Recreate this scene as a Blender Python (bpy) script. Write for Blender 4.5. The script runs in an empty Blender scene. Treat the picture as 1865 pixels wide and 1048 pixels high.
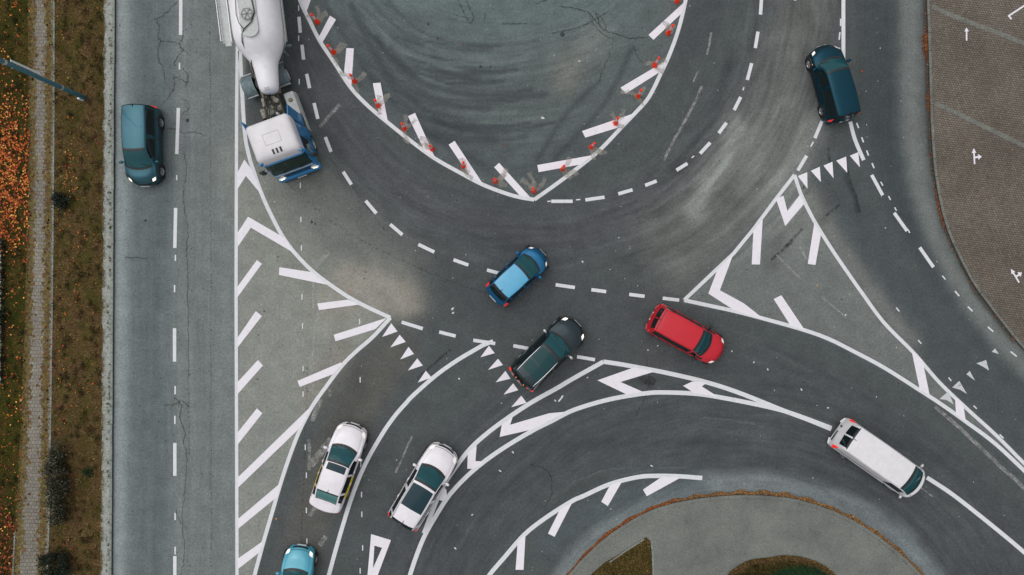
import bpy, bmesh, math, random
import numpy as np
from mathutils import Vector, Matrix, Euler
random.seed(7); rng = np.random.default_rng(7)
PI = math.pi
# ------------------------------------------------------------------ camera, sky, sun, exposure
sc = bpy.context.scene
CAM_H = 38.0                      # flying height in metres, looking straight down, 24 mm lens
PXM = 1865 / (1.5 * CAM_H)        # survey scale of the plan: plan units per metre on the ground
cam = bpy.data.objects.new('camera', bpy.data.cameras.new('camera'))
sc.collection.objects.link(cam)
cam.location = (0, 0, CAM_H); cam.rotation_euler = (0, 0, 0)
cam.data.lens = 24; cam.data.sensor_width = 36; cam.data.clip_end = 2000; cam.data.clip_start = 0.5
sc.camera = cam
W_ = bpy.data.worlds.new("World"); sc.world = W_; W_.use_nodes = True
wn = W_.node_tree; bg = wn.nodes['Background']
sky = wn.nodes.new('ShaderNodeTexSky'); sky.sky_type = 'NISHITA'; sky.sun_disc = False
SUN_EL, SUN_ROT = math.radians(62), math.radians(-60)
sky.sun_elevation = SUN_EL; sky.sun_rotation = SUN_ROT
hs = wn.nodes.new('ShaderNodeHueSaturation'); hs.inputs['Saturation'].default_value = 0.10   # overcast: nearly grey sky
wn.links.new(sky.outputs[0], hs.inputs['Color']); tcw = wn.nodes.new('ShaderNodeTexCoord'); sxw = wn.nodes.new('ShaderNodeSeparateXYZ'); wn.links.new(tcw.outputs['Generated'], sxw.inputs[0])
mrw = wn.nodes.new('ShaderNodeMapRange'); wn.links.new(sxw.outputs[2], mrw.inputs[0]); mrw.inputs[3].default_value = .38; mrw.inputs[4].default_value = 1.35   # overcast sky: dim at the horizon, bright overhead
scw = wn.nodes.new('ShaderNodeVectorMath'); scw.operation = 'SCALE'; wn.links.new(hs.outputs[0], scw.inputs[0]); wn.links.new(mrw.outputs[0], scw.inputs['Scale'])
wn.links.new(scw.outputs[0], bg.inputs['Color'])
bg.inputs['Strength'].default_value = 0.15
sl = bpy.data.lights.new('sun', 'SUN'); sl.energy = 0.55; sl.angle = math.radians(70); sl.color = (1, .97, .93)
so = bpy.data.objects.new('sun', sl); sc.collection.objects.link(so)
sd = Vector((math.cos(SUN_EL) * math.sin(SUN_ROT), math.cos(SUN_EL) * math.cos(SUN_ROT), math.sin(SUN_EL)))
so.rotation_euler = sd.to_track_quat('Z', 'Y').to_euler()
sc.view_settings.view_transform = 'Standard'; sc.view_settings.look = 'None'
sc.view_settings.gamma = 1; sc.view_settings.exposure = 0.27

# ------------------------------------------------------------------ helpers
def P(px, py, z=0.0):             # plan coordinates to metres; with z, the spot seen there by the survey camera at that height
    k = (CAM_H - z) / CAM_H / PXM
    return Vector(((px - 932.5) * k, (524 - py) * k, z))
def lin(c, k=1.0):
    o = []
    for v in c:
        v /= 255.0
        o.append((v / 12.92 if v <= .04045 else ((v + .055) / 1.055) ** 2.4) * k)
    return tuple(o)
class MB:
    def __init__(s): s.v = []; s.f = []; s.m = []; s.c = []
    def add(s, vs, fs, mi=0, col=None):
        b = len(s.v); s.v += [tuple(p) for p in vs]
        for f in fs: s.f.append(tuple(b + i for i in f)); s.m.append(mi); s.c.append(col)
        return s
    def box(s, c, size, mi=0, rz=0.0, ry=0.0, rx=0.0, bev=0.0):
        x, y, z = (d / 2 for d in size); R = Euler((rx, ry, rz)).to_matrix(); c = Vector(c)
        if bev <= 0:
            vs = [c + R @ Vector((a * x, b * y, d * z)) for a in (-1, 1) for b in (-1, 1) for d in (-1, 1)]
            return s.add(vs, [(0, 1, 3, 2), (4, 6, 7, 5), (0, 4, 5, 1), (2, 3, 7, 6), (0, 2, 6, 4), (1, 5, 7, 3)], mi)
        bm = bmesh.new(); bmesh.ops.create_cube(bm, size=1)
        for v in bm.verts: v.co = Vector((v.co.x * size[0], v.co.y * size[1], v.co.z * size[2]))
        bmesh.ops.bevel(bm, geom=list(bm.edges), offset=min(bev, min(size) * .45), segments=2, affect='EDGES', profile=.5)
        bm.verts.index_update()
        s.add([c + R @ v.co for v in bm.verts], [[v.index for v in f.verts] for f in bm.faces], mi); bm.free(); return s
    def tube(s, pts, r, n=8, mi=0, cap=True):
        pts = [Vector(p) for p in pts]; rs = r if isinstance(r, (list, tuple)) else [r] * len(pts); vs = []; fs = []
        for i, p in enumerate(pts):
            t = (pts[min(i + 1, len(pts) - 1)] - pts[max(i - 1, 0)]).normalized()
            a = t.cross(Vector((0, 0, 1)) if abs(t.z) < .95 else Vector((1, 0, 0))).normalized(); b = t.cross(a)
            for k in range(n):
                th = 2 * PI * k / n; vs.append(p + (a * math.cos(th) + b * math.sin(th)) * rs[i])
        for i in range(len(pts) - 1):
            for k in range(n): fs.append((i * n + k, i * n + (k + 1) % n, (i + 1) * n + (k + 1) % n, (i + 1) * n + k))
        if cap: fs += [tuple(range(n)), tuple((len(pts) - 1) * n + k for k in range(n))]
        return s.add(vs, fs, mi)
    def lathe(s, prof, n=24, M=None, mi=0):      # prof: (radius, height) along local z
        vs = []; fs = []; M = M or Matrix()
        for r, h in prof:
            for k in range(n):
                th = 2 * PI * k / n; vs.append(M @ Vector((r * math.cos(th), r * math.sin(th), h)))
        for i in range(len(prof) - 1):
            for k in range(n): fs.append((i * n + k, i * n + (k + 1) % n, (i + 1) * n + (k + 1) % n, (i + 1) * n + k))
        return s.add(vs, fs, mi)
    def xf(s, M): s.v = [tuple(M @ Vector(p)) for p in s.v]; return s
    def build(s, name, mats, parent=None, smooth=False, recalc=True, label=None):
        me = bpy.data.meshes.new(name); me.from_pydata(s.v, [], s.f)
        for m in (mats if isinstance(mats, (list, tuple)) else [mats]): me.materials.append(m)
        me.polygons.foreach_set('material_index', s.m)
        if any(c is not None for c in s.c):
            at = me.color_attributes.new('tone', 'FLOAT_COLOR', 'CORNER'); dat = []
            for p, c in zip(me.polygons, s.c):
                c = c or (1, 1, 1)
                dat += [c[0], c[1], c[2], 1.0] * p.loop_total
            at.data.foreach_set('color', dat)
        if recalc:
            bm = bmesh.new(); bm.from_mesh(me); bmesh.ops.recalc_face_normals(bm, faces=bm.faces); bm.to_mesh(me); bm.free()
        if smooth: me.polygons.foreach_set('use_smooth', [True] * len(me.polygons))
        me.update(); o = bpy.data.objects.new(name, me); sc.collection.objects.link(o)
        if parent: o.parent = parent
        if label: o['label'] = label
        return o
def tag(o, label=None, cat=None, group=None, kind=None):
    if label: o['label'] = label
    if cat: o['category'] = cat
    if group: o['group'] = group
    if kind: o['kind'] = kind
    return o
def thing(name, loc, rz, label, cat, group=None):
    o = bpy.data.objects.new(name, None); sc.collection.objects.link(o); o.empty_display_size = .3
    o.location = loc; o.rotation_euler = (0, 0, rz); return tag(o, label, cat, group)
def catmull(pts, n=6):
    pts = [Vector((p[0], p[1])) for p in pts]; out = []
    for i in range(len(pts) - 1):
        p0 = pts[max(i - 1, 0)]; p1 = pts[i]; p2 = pts[i + 1]; p3 = pts[min(i + 2, len(pts) - 1)]
        for k in range(n):
            t = k / n
            out.append(.5 * ((2 * p1) + (p2 - p0) * t + (2 * p0 - 5 * p1 + 4 * p2 - p3) * t * t + (3 * p1 - p0 - 3 * p2 + p3) * t ** 3))
    out.append(pts[-1]); return [(p.x, p.y) for p in out]
def ribbon(mb, pts, w, z, mi=0, world=False, col=None):
    Q = [Vector((p[0], p[1], 0)) if world else P(p[0], p[1]) for p in pts]
    ws = w if isinstance(w, (list, tuple)) else [w] * len(Q); vs = []; fs = []
    for i, q in enumerate(Q):
        a = (q - Q[i - 1]).normalized() if i else None; b = (Q[i + 1] - q).normalized() if i < len(Q) - 1 else None
        t = ((a or b) + (b or a)).normalized(); nrm = Vector((-t.y, t.x, 0))
        k = 1 / max(.5, nrm.dot(Vector((-(a or b).y, (a or b).x, 0))))
        h = ws[i] / (1 if world else PXM) / 2 * k
        vs += [(q.x + nrm.x * h, q.y + nrm.y * h, z), (q.x - nrm.x * h, q.y - nrm.y * h, z)]
    for i in range(len(Q) - 1): fs.append((2 * i, 2 * i + 1, 2 * i + 3, 2 * i + 2))
    mb.add(vs, fs, mi, col)
def poly(mb, pts, z, mi=0):
    vs = [P(*p) for p in pts]; mb.add([(v.x, v.y, z) for v in vs], [tuple(range(len(vs)))], mi)

# ------------------------------------------------------------------ materials
def newmat(name):
    m = bpy.data.materials.new(name); m.use_nodes = True
    return m, m.node_tree.nodes, m.node_tree.links, m.node_tree.nodes['Principled BSDF']
def plain(name, col, rough=.5, metal=0, coat=0, emit=0, emcol=None, spec=.5, var=.0, vscale=6):
    m, N, L, b = newmat(name)
    b.inputs['Base Color'].default_value = (*col, 1); b.inputs['Roughness'].default_value = rough
    b.inputs['Metallic'].default_value = metal; b.inputs['Coat Weight'].default_value = coat
    b.inputs['Coat Roughness'].default_value = .04; b.inputs['Specular IOR Level'].default_value = spec
    if emit: b.inputs['Emission Color'].default_value = (*(emcol or col), 1); b.inputs['Emission Strength'].default_value = emit
    if var:
        g = N.new('ShaderNodeNewGeometry'); n = N.new('ShaderNodeTexNoise'); n.inputs['Scale'].default_value = vscale; n.inputs['Detail'].default_value = 6
        L.new(g.outputs['Position'], n.inputs['Vector'])
        r = N.new('ShaderNodeMapRange'); r.inputs[1].default_value = .3; r.inputs[2].default_value = .7
        r.inputs[3].default_value = 1 - var; r.inputs[4].default_value = 1 + var; L.new(n.outputs[0], r.inputs[0])
        v = N.new('ShaderNodeVectorMath'); v.operation = 'SCALE'; v.inputs[0].default_value = col; L.new(r.outputs[0], v.inputs['Scale'])
        L.new(v.outputs[0], b.inputs['Base Color'])
    return m
def pos(N): return N.new('ShaderNodeNewGeometry').outputs['Position']
def noise(N, L, scale, detail=4, vec=None, rough=.55):
    n = N.new('ShaderNodeTexNoise'); n.inputs['Scale'].default_value = scale; n.inputs['Detail'].default_value = detail; n.inputs['Roughness'].default_value = rough
    L.new(vec or pos(N), n.inputs['Vector']); return n.outputs[0]
def mrange(N, L, v, a, b, c, d):
    r = N.new('ShaderNodeMapRange'); L.new(v, r.inputs[0])
    for i, q in enumerate((a, b, c, d)): r.inputs[i + 1].default_value = q
    return r.outputs[0]
def scale(N, L, col, f):
    v = N.new('ShaderNodeVectorMath'); v.operation = 'SCALE'
    L.new(col, v.inputs[0]); L.new(f, v.inputs['Scale']); return v.outputs[0]
def mul(N, L, a, b):
    v = N.new('ShaderNodeMath'); v.operation = 'MULTIPLY'; L.new(a, v.inputs[0]); L.new(b, v.inputs[1]); return v.outputs[0]
def ramp(N, L, f, stops):
    r = N.new('ShaderNodeValToRGB'); L.new(f, r.inputs[0]); e = r.color_ramp.elements
    while len(e) < len(stops): e.new(.5)
    for q, (p, c) in zip(e, stops): q.position = p; q.color = (*c, 1)
    return r.outputs[0]
def bump(N, L, b, h, st, dist=.02):
    n = N.new('ShaderNodeBump'); n.inputs['Strength'].default_value = st; n.inputs['Distance'].default_value = dist
    L.new(h, n.inputs['Height']); L.new(n.outputs[0], b.inputs['Normal'])
def mixc(N, L, f, a, b):
    m = N.new('ShaderNodeMix'); m.data_type = 'RGBA'; L.new(f, m.inputs[0])
    for s, q in ((6, a), (7, b)):
        if isinstance(q, tuple): m.inputs[s].default_value = (*q, 1)
        else: L.new(q, m.inputs[s])
    return m.outputs[2]

def asphalt():
    m, N, L, b = newmat('asphalt')
    a = N.new('ShaderNodeAttribute'); a.attribute_name = 'tone'
    f = mrange(N, L, noise(N, L, 7, 9, rough=.8), .3, .7, .66, 1.34)
    f = mul(N, L, f, mrange(N, L, noise(N, L, 1.1, 6, rough=.6), .3, .7, .86, 1.14))
    f = mul(N, L, f, mrange(N, L, noise(N, L, 22, 3), .32, .68, .72, 1.28))
    fl = N.new('ShaderNodeAttribute'); fl.attribute_name = 'flow'; se = N.new('ShaderNodeSeparateColor'); L.new(fl.outputs['Color'], se.inputs[0])
    def streak(mask, ctr, f1, f2, lo, hi):
        sx = N.new('ShaderNodeSeparateXYZ'); L.new(pos(N), sx.inputs[0]); cb = N.new('ShaderNodeCombineXYZ')
        def op(o, a, b_=None):
            q = N.new('ShaderNodeMath'); q.operation = o
            for i, w in ((0, a), (1, b_)):
                if w is None: continue
                if isinstance(w, (int, float)): q.inputs[i].default_value = w
                else: L.new(w, q.inputs[i])
            return q.outputs[0]
        if ctr:
            dx = op('SUBTRACT', sx.outputs[0], ctr[0]); dy = op('SUBTRACT', sx.outputs[1], ctr[1])
            rad = op('SQRT', op('ADD', op('MULTIPLY', dx, dx), op('MULTIPLY', dy, dy))); ang = op('ARCTAN2', dx, op('ABSOLUTE', dy))
            wv = op('MULTIPLY', noise(N, L, .2, 1), .7); rad = op('ADD', rad, wv)
            L.new(op('MULTIPLY', rad, f1), cb.inputs[0]); L.new(op('MULTIPLY', ang, f2), cb.inputs[1])
        else:
            L.new(op('MULTIPLY', sx.outputs[0], f1), cb.inputs[0]); L.new(op('MULTIPLY', sx.outputs[1], f2), cb.inputs[1])
        n_ = noise(N, L, 1.0, 6, cb.outputs[0], .65); m_ = mrange(N, L, n_, .30, .70, lo, hi)
        return op('ADD', 1.0, op('MULTIPLY', mask, op('SUBTRACT', m_, 1.0)))
    f = mul(N, L, f, streak(se.outputs[0], P(905, -260), 3.8, 3.0, .80, 1.16))
    f = mul(N, L, f, streak(se.outputs[1], P(1345, 1290), 2.4, 4.0, .74, 1.26))
    f = mul(N, L, f, streak(se.outputs[2], P(960, -20), 2.0, 3.5, .66, 1.42))
    f = mul(N, L, f, streak(fl.outputs['Alpha'], None, 2.4, .12, .84, 1.14))
    v = N.new('ShaderNodeTexVoronoi'); v.inputs['Scale'].default_value = 2.2; L.new(pos(N), v.inputs['Vector'])
    f = mul(N, L, f, mrange(N, L, v.outputs['Distance'], .03, .06, .72, 1.0))
    L.new(scale(N, L, a.outputs['Color'], f), b.inputs['Base Color'])
    b.inputs['Roughness'].default_value = .86; b.inputs['Specular IOR Level'].default_value = .3
    bump(N, L, b, noise(N, L, 60, 3), .35, .01); return m
def paint_mat(name, col, wear=.05):
    m, N, L, b = newmat(name)
    n = noise(N, L, 5, 8, rough=.7); f = mrange(N, L, n, .3, .7, 1 - wear, 1 + wear)
    d = mrange(N, L, noise(N, L, 2.2, 9, rough=.85), .56, .72, 0, .60)
    c = mixc(N, L, d, col, (col[0] * .62, col[1] * .62, col[2] * .6))
    L.new(scale(N, L, c, f), b.inputs['Base Color']); b.inputs['Roughness'].default_value = .75; b.inputs['Specular IOR Level'].default_value = .25; return m
def worn_mat(name, col, lo, hi, sc_=6, amax=.8):
    m, N, L, b = newmat(name); b.inputs['Base Color'].default_value = (*col, 1); b.inputs['Roughness'].default_value = .85
    L.new(mrange(N, L, noise(N, L, sc_, 8, rough=.75), lo, hi, 0, amax), b.inputs['Alpha']); return m
def ground_mat(name, stops, s1=1.2, s2=14, gain=1.0):
    m, N, L, b = newmat(name)
    c = ramp(N, L, noise(N, L, s1, 8, rough=.7), stops)
    f = mrange(N, L, noise(N, L, s2, 8, rough=.75), .3, .7, .6 * gain, 1.4 * gain)
    L.new(scale(N, L, c, f), b.inputs['Base Color']); b.inputs['Roughness'].default_value = .95; b.inputs['Specular IOR Level'].default_value = .1
    bump(N, L, b, noise(N, L, 20, 6), .3, .008); return m
def brick_mat(name, c1, c2, mortar, w, h, rot=0.0, msize=.012, moss=None):
    m, N, L, b = newmat(name)
    mp = N.new('ShaderNodeMapping'); mp.inputs['Rotation'].default_value = (0, 0, rot)
    wob = N.new('ShaderNodeTexNoise'); wob.inputs['Scale'].default_value = .6; g = pos(N); L.new(g, wob.inputs['Vector'])
    ad = N.new('ShaderNodeVectorMath'); ad.operation = 'MULTIPLY_ADD'; ad.inputs[1].default_value = (.16, .16, 0)
    L.new(wob.outputs['Color'], ad.inputs[0]); L.new(g, ad.inputs[2]); L.new(ad.outputs[0], mp.inputs['Vector'])
    t = N.new('ShaderNodeTexBrick'); L.new(mp.outputs[0], t.inputs['Vector']); t.inputs['Scale'].default_value = 1
    t.inputs['Brick Width'].default_value = w; t.inputs['Row Height'].default_value = h; t.inputs['Mortar Size'].default_value = msize
    t.inputs['Mortar Smooth'].default_value = .4
    t.inputs['Color1'].default_value = (*c1, 1); t.inputs['Color2'].default_value = (*c2, 1); t.inputs['Mortar'].default_value = (*mortar, 1)
    f = mul(N, L, mrange(N, L, noise(N, L, .35, 7, rough=.65), .3, .7, .78, 1.2), mrange(N, L, noise(N, L, 7, 6, rough=.7), .3, .7, .82, 1.18))
    c = scale(N, L, t.outputs['Color'], f)
    if moss: c = mixc(N, L, mrange(N, L, noise(N, L, 1.3, 8, rough=.75), .52, .68, 0, .8), c, moss)
    L.new(c, b.inputs['Base Color']); b.inputs['Roughness'].default_value = .9; b.inputs['Specular IOR Level'].default_value = .2
    iv = N.new('ShaderNodeMath'); iv.operation = 'SUBTRACT'; iv.inputs[0].default_value = 1; L.new(t.outputs['Fac'], iv.inputs[1])
    bump(N, L, b, iv.outputs[0], .6, .012); return m
def tone_mat(name, rough=.9, spec=.15, trans=False):
    m, N, L, b = newmat(name); a = N.new('ShaderNodeAttribute'); a.attribute_name = 'tone'
    L.new(a.outputs['Color'], b.inputs['Base Color']); b.inputs['Roughness'].default_value = rough; b.inputs['Specular IOR Level'].default_value = spec; return m
def glass_mat(name, tint, body, fac):
    m, N, L, b = newmat(name); b.inputs['Base Color'].default_value = (*body, 1); b.inputs['Roughness'].default_value = .03
    b.inputs['Specular IOR Level'].default_value = .6
    t = N.new('ShaderNodeBsdfTransparent'); t.inputs['Color'].default_value = (*tint, 1)
    mx = N.new('ShaderNodeMixShader'); mx.inputs[0].default_value = fac; L.new(t.outputs[0], mx.inputs[1]); L.new(b.outputs[0], mx.inputs[2])
    L.new(mx.outputs[0], N['Material Output'].inputs['Surface']); return m
def car_paint(name, col, metal=.0, rough=.35, coat=1.0):
    m, N, L, b = newmat(name)
    f = mrange(N, L, noise(N, L, 2.5, 6, rough=.7), .3, .7, .93, 1.07)
    v = N.new('ShaderNodeVectorMath'); v.operation = 'SCALE'; v.inputs[0].default_value = col; L.new(f, v.inputs['Scale'])
    L.new(v.outputs[0], b.inputs['Base Color']); b.inputs['Metallic'].default_value = metal; b.inputs['Roughness'].default_value = rough
    b.inputs['Coat Weight'].default_value = coat; b.inputs['Coat Roughness'].default_value = .05; return m

M = {}
M['asphalt'] = asphalt()
M['paint'] = paint_mat('road_paint', (.80, .76, .80))
M['paint_line'] = paint_mat('line_paint', (.68, .685, .70), .09); M['paint_grey'] = worn_mat('faded_paint', (.70, .70, .70), .30, .46, 5, .8)
M['paint_worn'] = worn_mat('worn_paint', (.50, .50, .47), .38, .70, 3.3, .72)
M['scratch'] = worn_mat('scratch', (.3, .32, .32), .42, .62, 4, .35); M['smear'] = worn_mat('dust_smear', (.40, .38, .33), .26, .74, 4, .68)
M['crack'] = worn_mat('crack', (.022, .022, .022), .34, .62, 5, .62)
M['skid'] = worn_mat('tyre_mark', (.03, .033, .035), .40, .62, 4, .65)
M['seam'] = worn_mat('seam', (.03, .03, .03), .50, .60, 9, .75)
M['speck'] = plain('speck', (.62, .60, .60), .8); M['spot'] = plain('tar_spot', (.022, .024, .024), .7)
M['concrete'] = ground_mat('concrete', [(.28, lin((99, 101, 97))), (.5, lin((115, 117, 112))), (.72, lin((128, 130, 123)))], .45, 16, .98)
M['kerbstone'] = ground_mat('kerbstone', [(.3, lin((122, 126, 120))), (.7, lin((148, 152, 146)))], 1.0, 10)
M['kerb_side'] = ground_mat('kerb_side', [(.3, lin((62, 62, 62))), (.7, lin((84, 86, 84)))], 1.0, 10)
M['strip'] = ground_mat('strip', [(.3, lin((140, 144, 136))), (.7, lin((162, 165, 158)))], 1.2, 10)
M['verge'] = ground_mat('verge', [(.25, lin((58, 50, 28))), (.42, lin((96, 76, 50))), (.56, lin((78, 70, 36))), (.75, lin((118, 98, 66)))], .8, 12)
M['lawn'] = ground_mat('lawn', [(.25, lin((44, 42, 16))), (.5, lin((62, 56, 22))), (.75, lin((82, 62, 32)))], .9, 12)
M['earth'] = ground_mat('earth', [(.3, lin((70, 60, 40))), (.7, lin((90, 80, 55)))], .3, 6)
M['path'] = brick_mat('path_paving', lin((126, 120, 110)), lin((140, 134, 124)), lin((92, 86, 74)), .2, .2, 0, .012, None)
M['cobble'] = brick_mat('cobble', lin((104, 97, 88)), lin((120, 113, 103)), lin((76, 68, 60)), .15, .12, .12, .016, None)
M['grass'] = tone_mat('grass_blades'); M['leaf'] = tone_mat('dead_leaves', .7, .3); M['foliage'] = tone_mat('foliage', .8, .2)
M['bark'] = plain('bark', (.07, .05, .035), .9)
M['tyre'] = plain('tyre', (.018, .018, .019), .8); M['rim'] = plain('rim', (.45, .47, .48), .3, .8)
M['black'] = plain('black_trim', (.012, .013, .014), .45); M['dark'] = plain('dark_plastic', (.03, .032, .034), .6)
M['chrome'] = plain('chrome', (.7, .72, .73), .18, 1.0); M['silver'] = plain('silver', (.55, .57, .58), .3, .6)
M['white_plate'] = plain('number_plate', (.7, .7, .7), .4)
M['lamp_on'] = plain('headlamp_on', (.9, .85, .8), .2, 0, 1, 1.6, (1, .80, .62))
M['lamp_hot'] = plain('bulb_on', (1, .8, .6), .2, 0, 0, 2.6, (1, .62, .30))
M['lamp'] = plain('headlamp', (.85, .82, .78), .15, 0, 1, .25, (1, .88, .78))
M['tail'] = plain('tail_lamp', (.45, .01, .015), .2, 0, 1, .25, (1, .04, .03)); M['tail_on'] = plain('tail_lamp_on', (.62, .012, .010), .25, 0, .3, .45, (1, .03, .015))
M['amber'] = plain('amber_lamp', (.8, .22, .02), .3, 0, 1, .6, (1, .25, .03))
M['glass'] = glass_mat('windscreen_glass', (.40, .76, .80), (.010, .110, .128), .60)
M['glass_dark'] = glass_mat('window_glass', (.10, .20, .20), (.004, .012, .014), .80)
M['glass_pale'] = glass_mat('pale_glass', (.3, .6, .58), (.10, .26, .25), .75)
M['sunroof'] = plain('sunroof_glass', (.010, .034, .046), .12, 0, 0, spec=.25)
M['interior'] = plain('interior', (.05, .06, .06), .8); M['seat'] = plain('seat_cloth', (.14, .16, .16), .9); M['glass_cab'] = glass_mat('cab_glass', (.15, .3, .26), (.008, .032, .026), .75); M['pale'] = plain('pale_cloth', (.5, .52, .5), .9)

# ------------------------------------------------------------------ the plan: outlines
ISLAND_L = catmull([(540, -30), (546, 0), (563, 36), (582, 74), (609, 114.5), (639, 160), (670, 193), (708, 225), (752, 260), (792, 289), (838, 315), (878, 336), (918, 351.5), (946, 359.5), (973, 364)])
ISLAND_R = catmull([(973, 364), (1014, 335), (1059, 301), (1096, 270), (1132, 232), (1157, 206), (1182, 177), (1204, 133), (1220, 98), (1236, 53), (1248, 4), (1253, -30)])
SPLIT_R1 = catmull([(437, 93), (445, 233), (453, 282), (464, 318), (476, 352), (492, 388), (513, 428), (536, 460), (568, 493), (603, 520), (648, 549), (711, 579)])
SPLIT_R2 = catmull([(711, 579), (679, 614), (649, 640), (624, 665), (595, 703), (569, 740), (546, 784), (528, 830), (511, 881), (495, 936), (480, 987), (463, 1050), (452, 1090)])
RS_LEFT = [(1447, 319), (1413, 363), (1372, 418), (1336, 462), (1303, 493), (1246, 547)]
RS_RIGHT = catmull([(1447, 319), (1458, 352), (1470, 378), (1486, 408), (1514, 453), (1544, 497), (1570, 534), (1610, 588), (1665, 644), (1710, 696), (1760, 744), (1815, 794), (1870, 849), (1930, 905)])
RS_LOW = catmull([(1246, 547), (1292, 557), (1338, 567), (1392, 581), (1463, 601), (1510, 618), (1560, 643), (1612, 671), (1675, 711), (1712, 735), (1760, 769), (1812, 808), (1870, 862), (1930, 920)])
PLAZA = catmull([(1684, -200), (1686, -60), (1686, 0), (1688, 60), (1690, 120), (1692, 190), (1695, 260), (1702, 330), (1718, 405), (1745, 470), (1777, 528), (1812, 574), (1848, 620), (1880, 655), (1960, 740), (2060, 840)], 4)
ISLE = catmull([(985, 1120), (1008, 1080), (1036, 1045), (1072, 1005), (1115, 969), (1165, 938), (1220, 917), (1300, 904), (1378, 901), (1450, 909), (1520, 931), (1580, 963), (1632, 1002), (1668, 1036), (1690, 1065), (1720, 1120)], 5)

# ------------------------------------------------------------------ road sheet with its wear
def rows(lo, hi, step, far):
    a = list(np.arange(lo, hi + 1e-6, step)); d = step; x = hi; y = lo; r = []; l = []
    while x < far: d *= 1.6; x += d; y -= d; r.append(x); l.append(y)
    return np.array(l[::-1] + a + r)
xs = rows(-24.0, 30.0, .13, 90); xs = xs[xs >= -24.0]; ys = rows(-17.5, 17.5, .13, 90)
GX, GY = np.meshgrid(xs, ys); PX = GX * PXM + 932.5; PY = 524 - GY * PXM
tone = np.zeros(GX.shape + (3,)); tone[:] = lin((76, 81, 81))
def dist_pl(pts):
    d = np.full(GX.shape, 1e9)
    for (ax, ay), (bx, by) in zip(pts[:-1], pts[1:]):
        vx, vy = bx - ax, by - ay; t = np.clip(((PX - ax) * vx + (PY - ay) * vy) / max(vx * vx + vy * vy, 1e-6), 0, 1)
        d = np.minimum(d, np.hypot(PX - ax - t * vx, PY - ay - t * vy))
    return d
def wob(s, a):  # smooth large-scale noise for ragged borders
    q = np.zeros(GX.shape); r = np.random.default_rng(int(s * 10))
    for k in range(6):
        th = r.uniform(0, 2 * PI); fr = r.uniform(.4, 1.7) / s; q += np.sin((PX * math.cos(th) + PY * math.sin(th)) * fr + r.uniform(0, 6.3))
    return q / 6 * a
def brush(pts, w, col, s=1.0, p=2.0):
    d = np.maximum(0, dist_pl(pts) + wob(30, w * .22) + wob(9, w * .12)); f = (s * np.exp(-(d / w) ** p))[..., None]
    tone[:] = tone * (1 - f) + np.array(lin(col)) * f
def fill(pts, col, s=1.0, soft=6):
    ins = np.zeros(GX.shape, bool); n = len(pts)
    for i in range(n):
        (x0, y0), (x1, y1) = pts[i], pts[(i + 1) % n]
        if y0 == y1: continue
        ins ^= ((y0 > PY) != (y1 > PY)) & (PX < (x1 - x0) * (PY - y0) / (y1 - y0) + x0)
    d = dist_pl(list(pts) + [pts[0]]); sd_ = np.where(ins, d, -d); f = (s * np.clip(sd_ / (2 * soft) + .5, 0, 1))[..., None]
    tone[:] = tone * (1 - f) + np.array(lin(col)) * f
# approach road on the left
fill([(-300, -700), (431, -700), (431, 1700), (-300, 1700)], (115, 121, 119), 1, 2)
brush([(276, -300), (275, 400), (272, 1400)], 44, (93, 101, 102), .9, 3)
brush([(224, -300), (219, 500), (214, 1400)], 15, (138, 146, 146), .85)
brush([(372, -300), (372, 1400)], 22, (107, 115, 113), .5)
# splitter and pale dusty ground beside it
fill([(431, -700), (450, -700), (445, 233)] + SPLIT_R1[6:] + SPLIT_R2 + [(431, 1090)], (135, 137, 130), 1, 5)
brush([(470, 320), (520, 425), (590, 490), (660, 530)], 66, (131, 133, 125), .92, 2.5)
brush([(560, 330), (640, 430), (720, 500)], 62, (112, 114, 109), .8)
brush([(640, 515), (735, 545)], 36, (150, 144, 133), .9, 2.6)
brush([(690, 530), (600, 560)], 40, (140, 138, 129), .7)
brush([(620, 640), (570, 720)], 30, (126, 121, 112), .6)
brush([(720, 640), (650, 740), (600, 840), (560, 960), (535, 1060)], 40, (90, 89, 84), .85, 3)
brush([(660, 690), (610, 800)], 22, (76, 76, 72), .6)
brush([(500, 700), (460, 900)], 26, (126, 131, 126), .5)
# circulating lane
brush([(560, 60), (600, 190), (680, 300), (800, 390), (930, 430), (1080, 420), (1200, 360)], 48, (78, 80, 82), .8, 3)
brush([(930, 420), (1010, 560)], 70, (70, 73, 75), .6)
brush([(800, 500), (900, 560)], 50, (68, 71, 72), .5)
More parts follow.
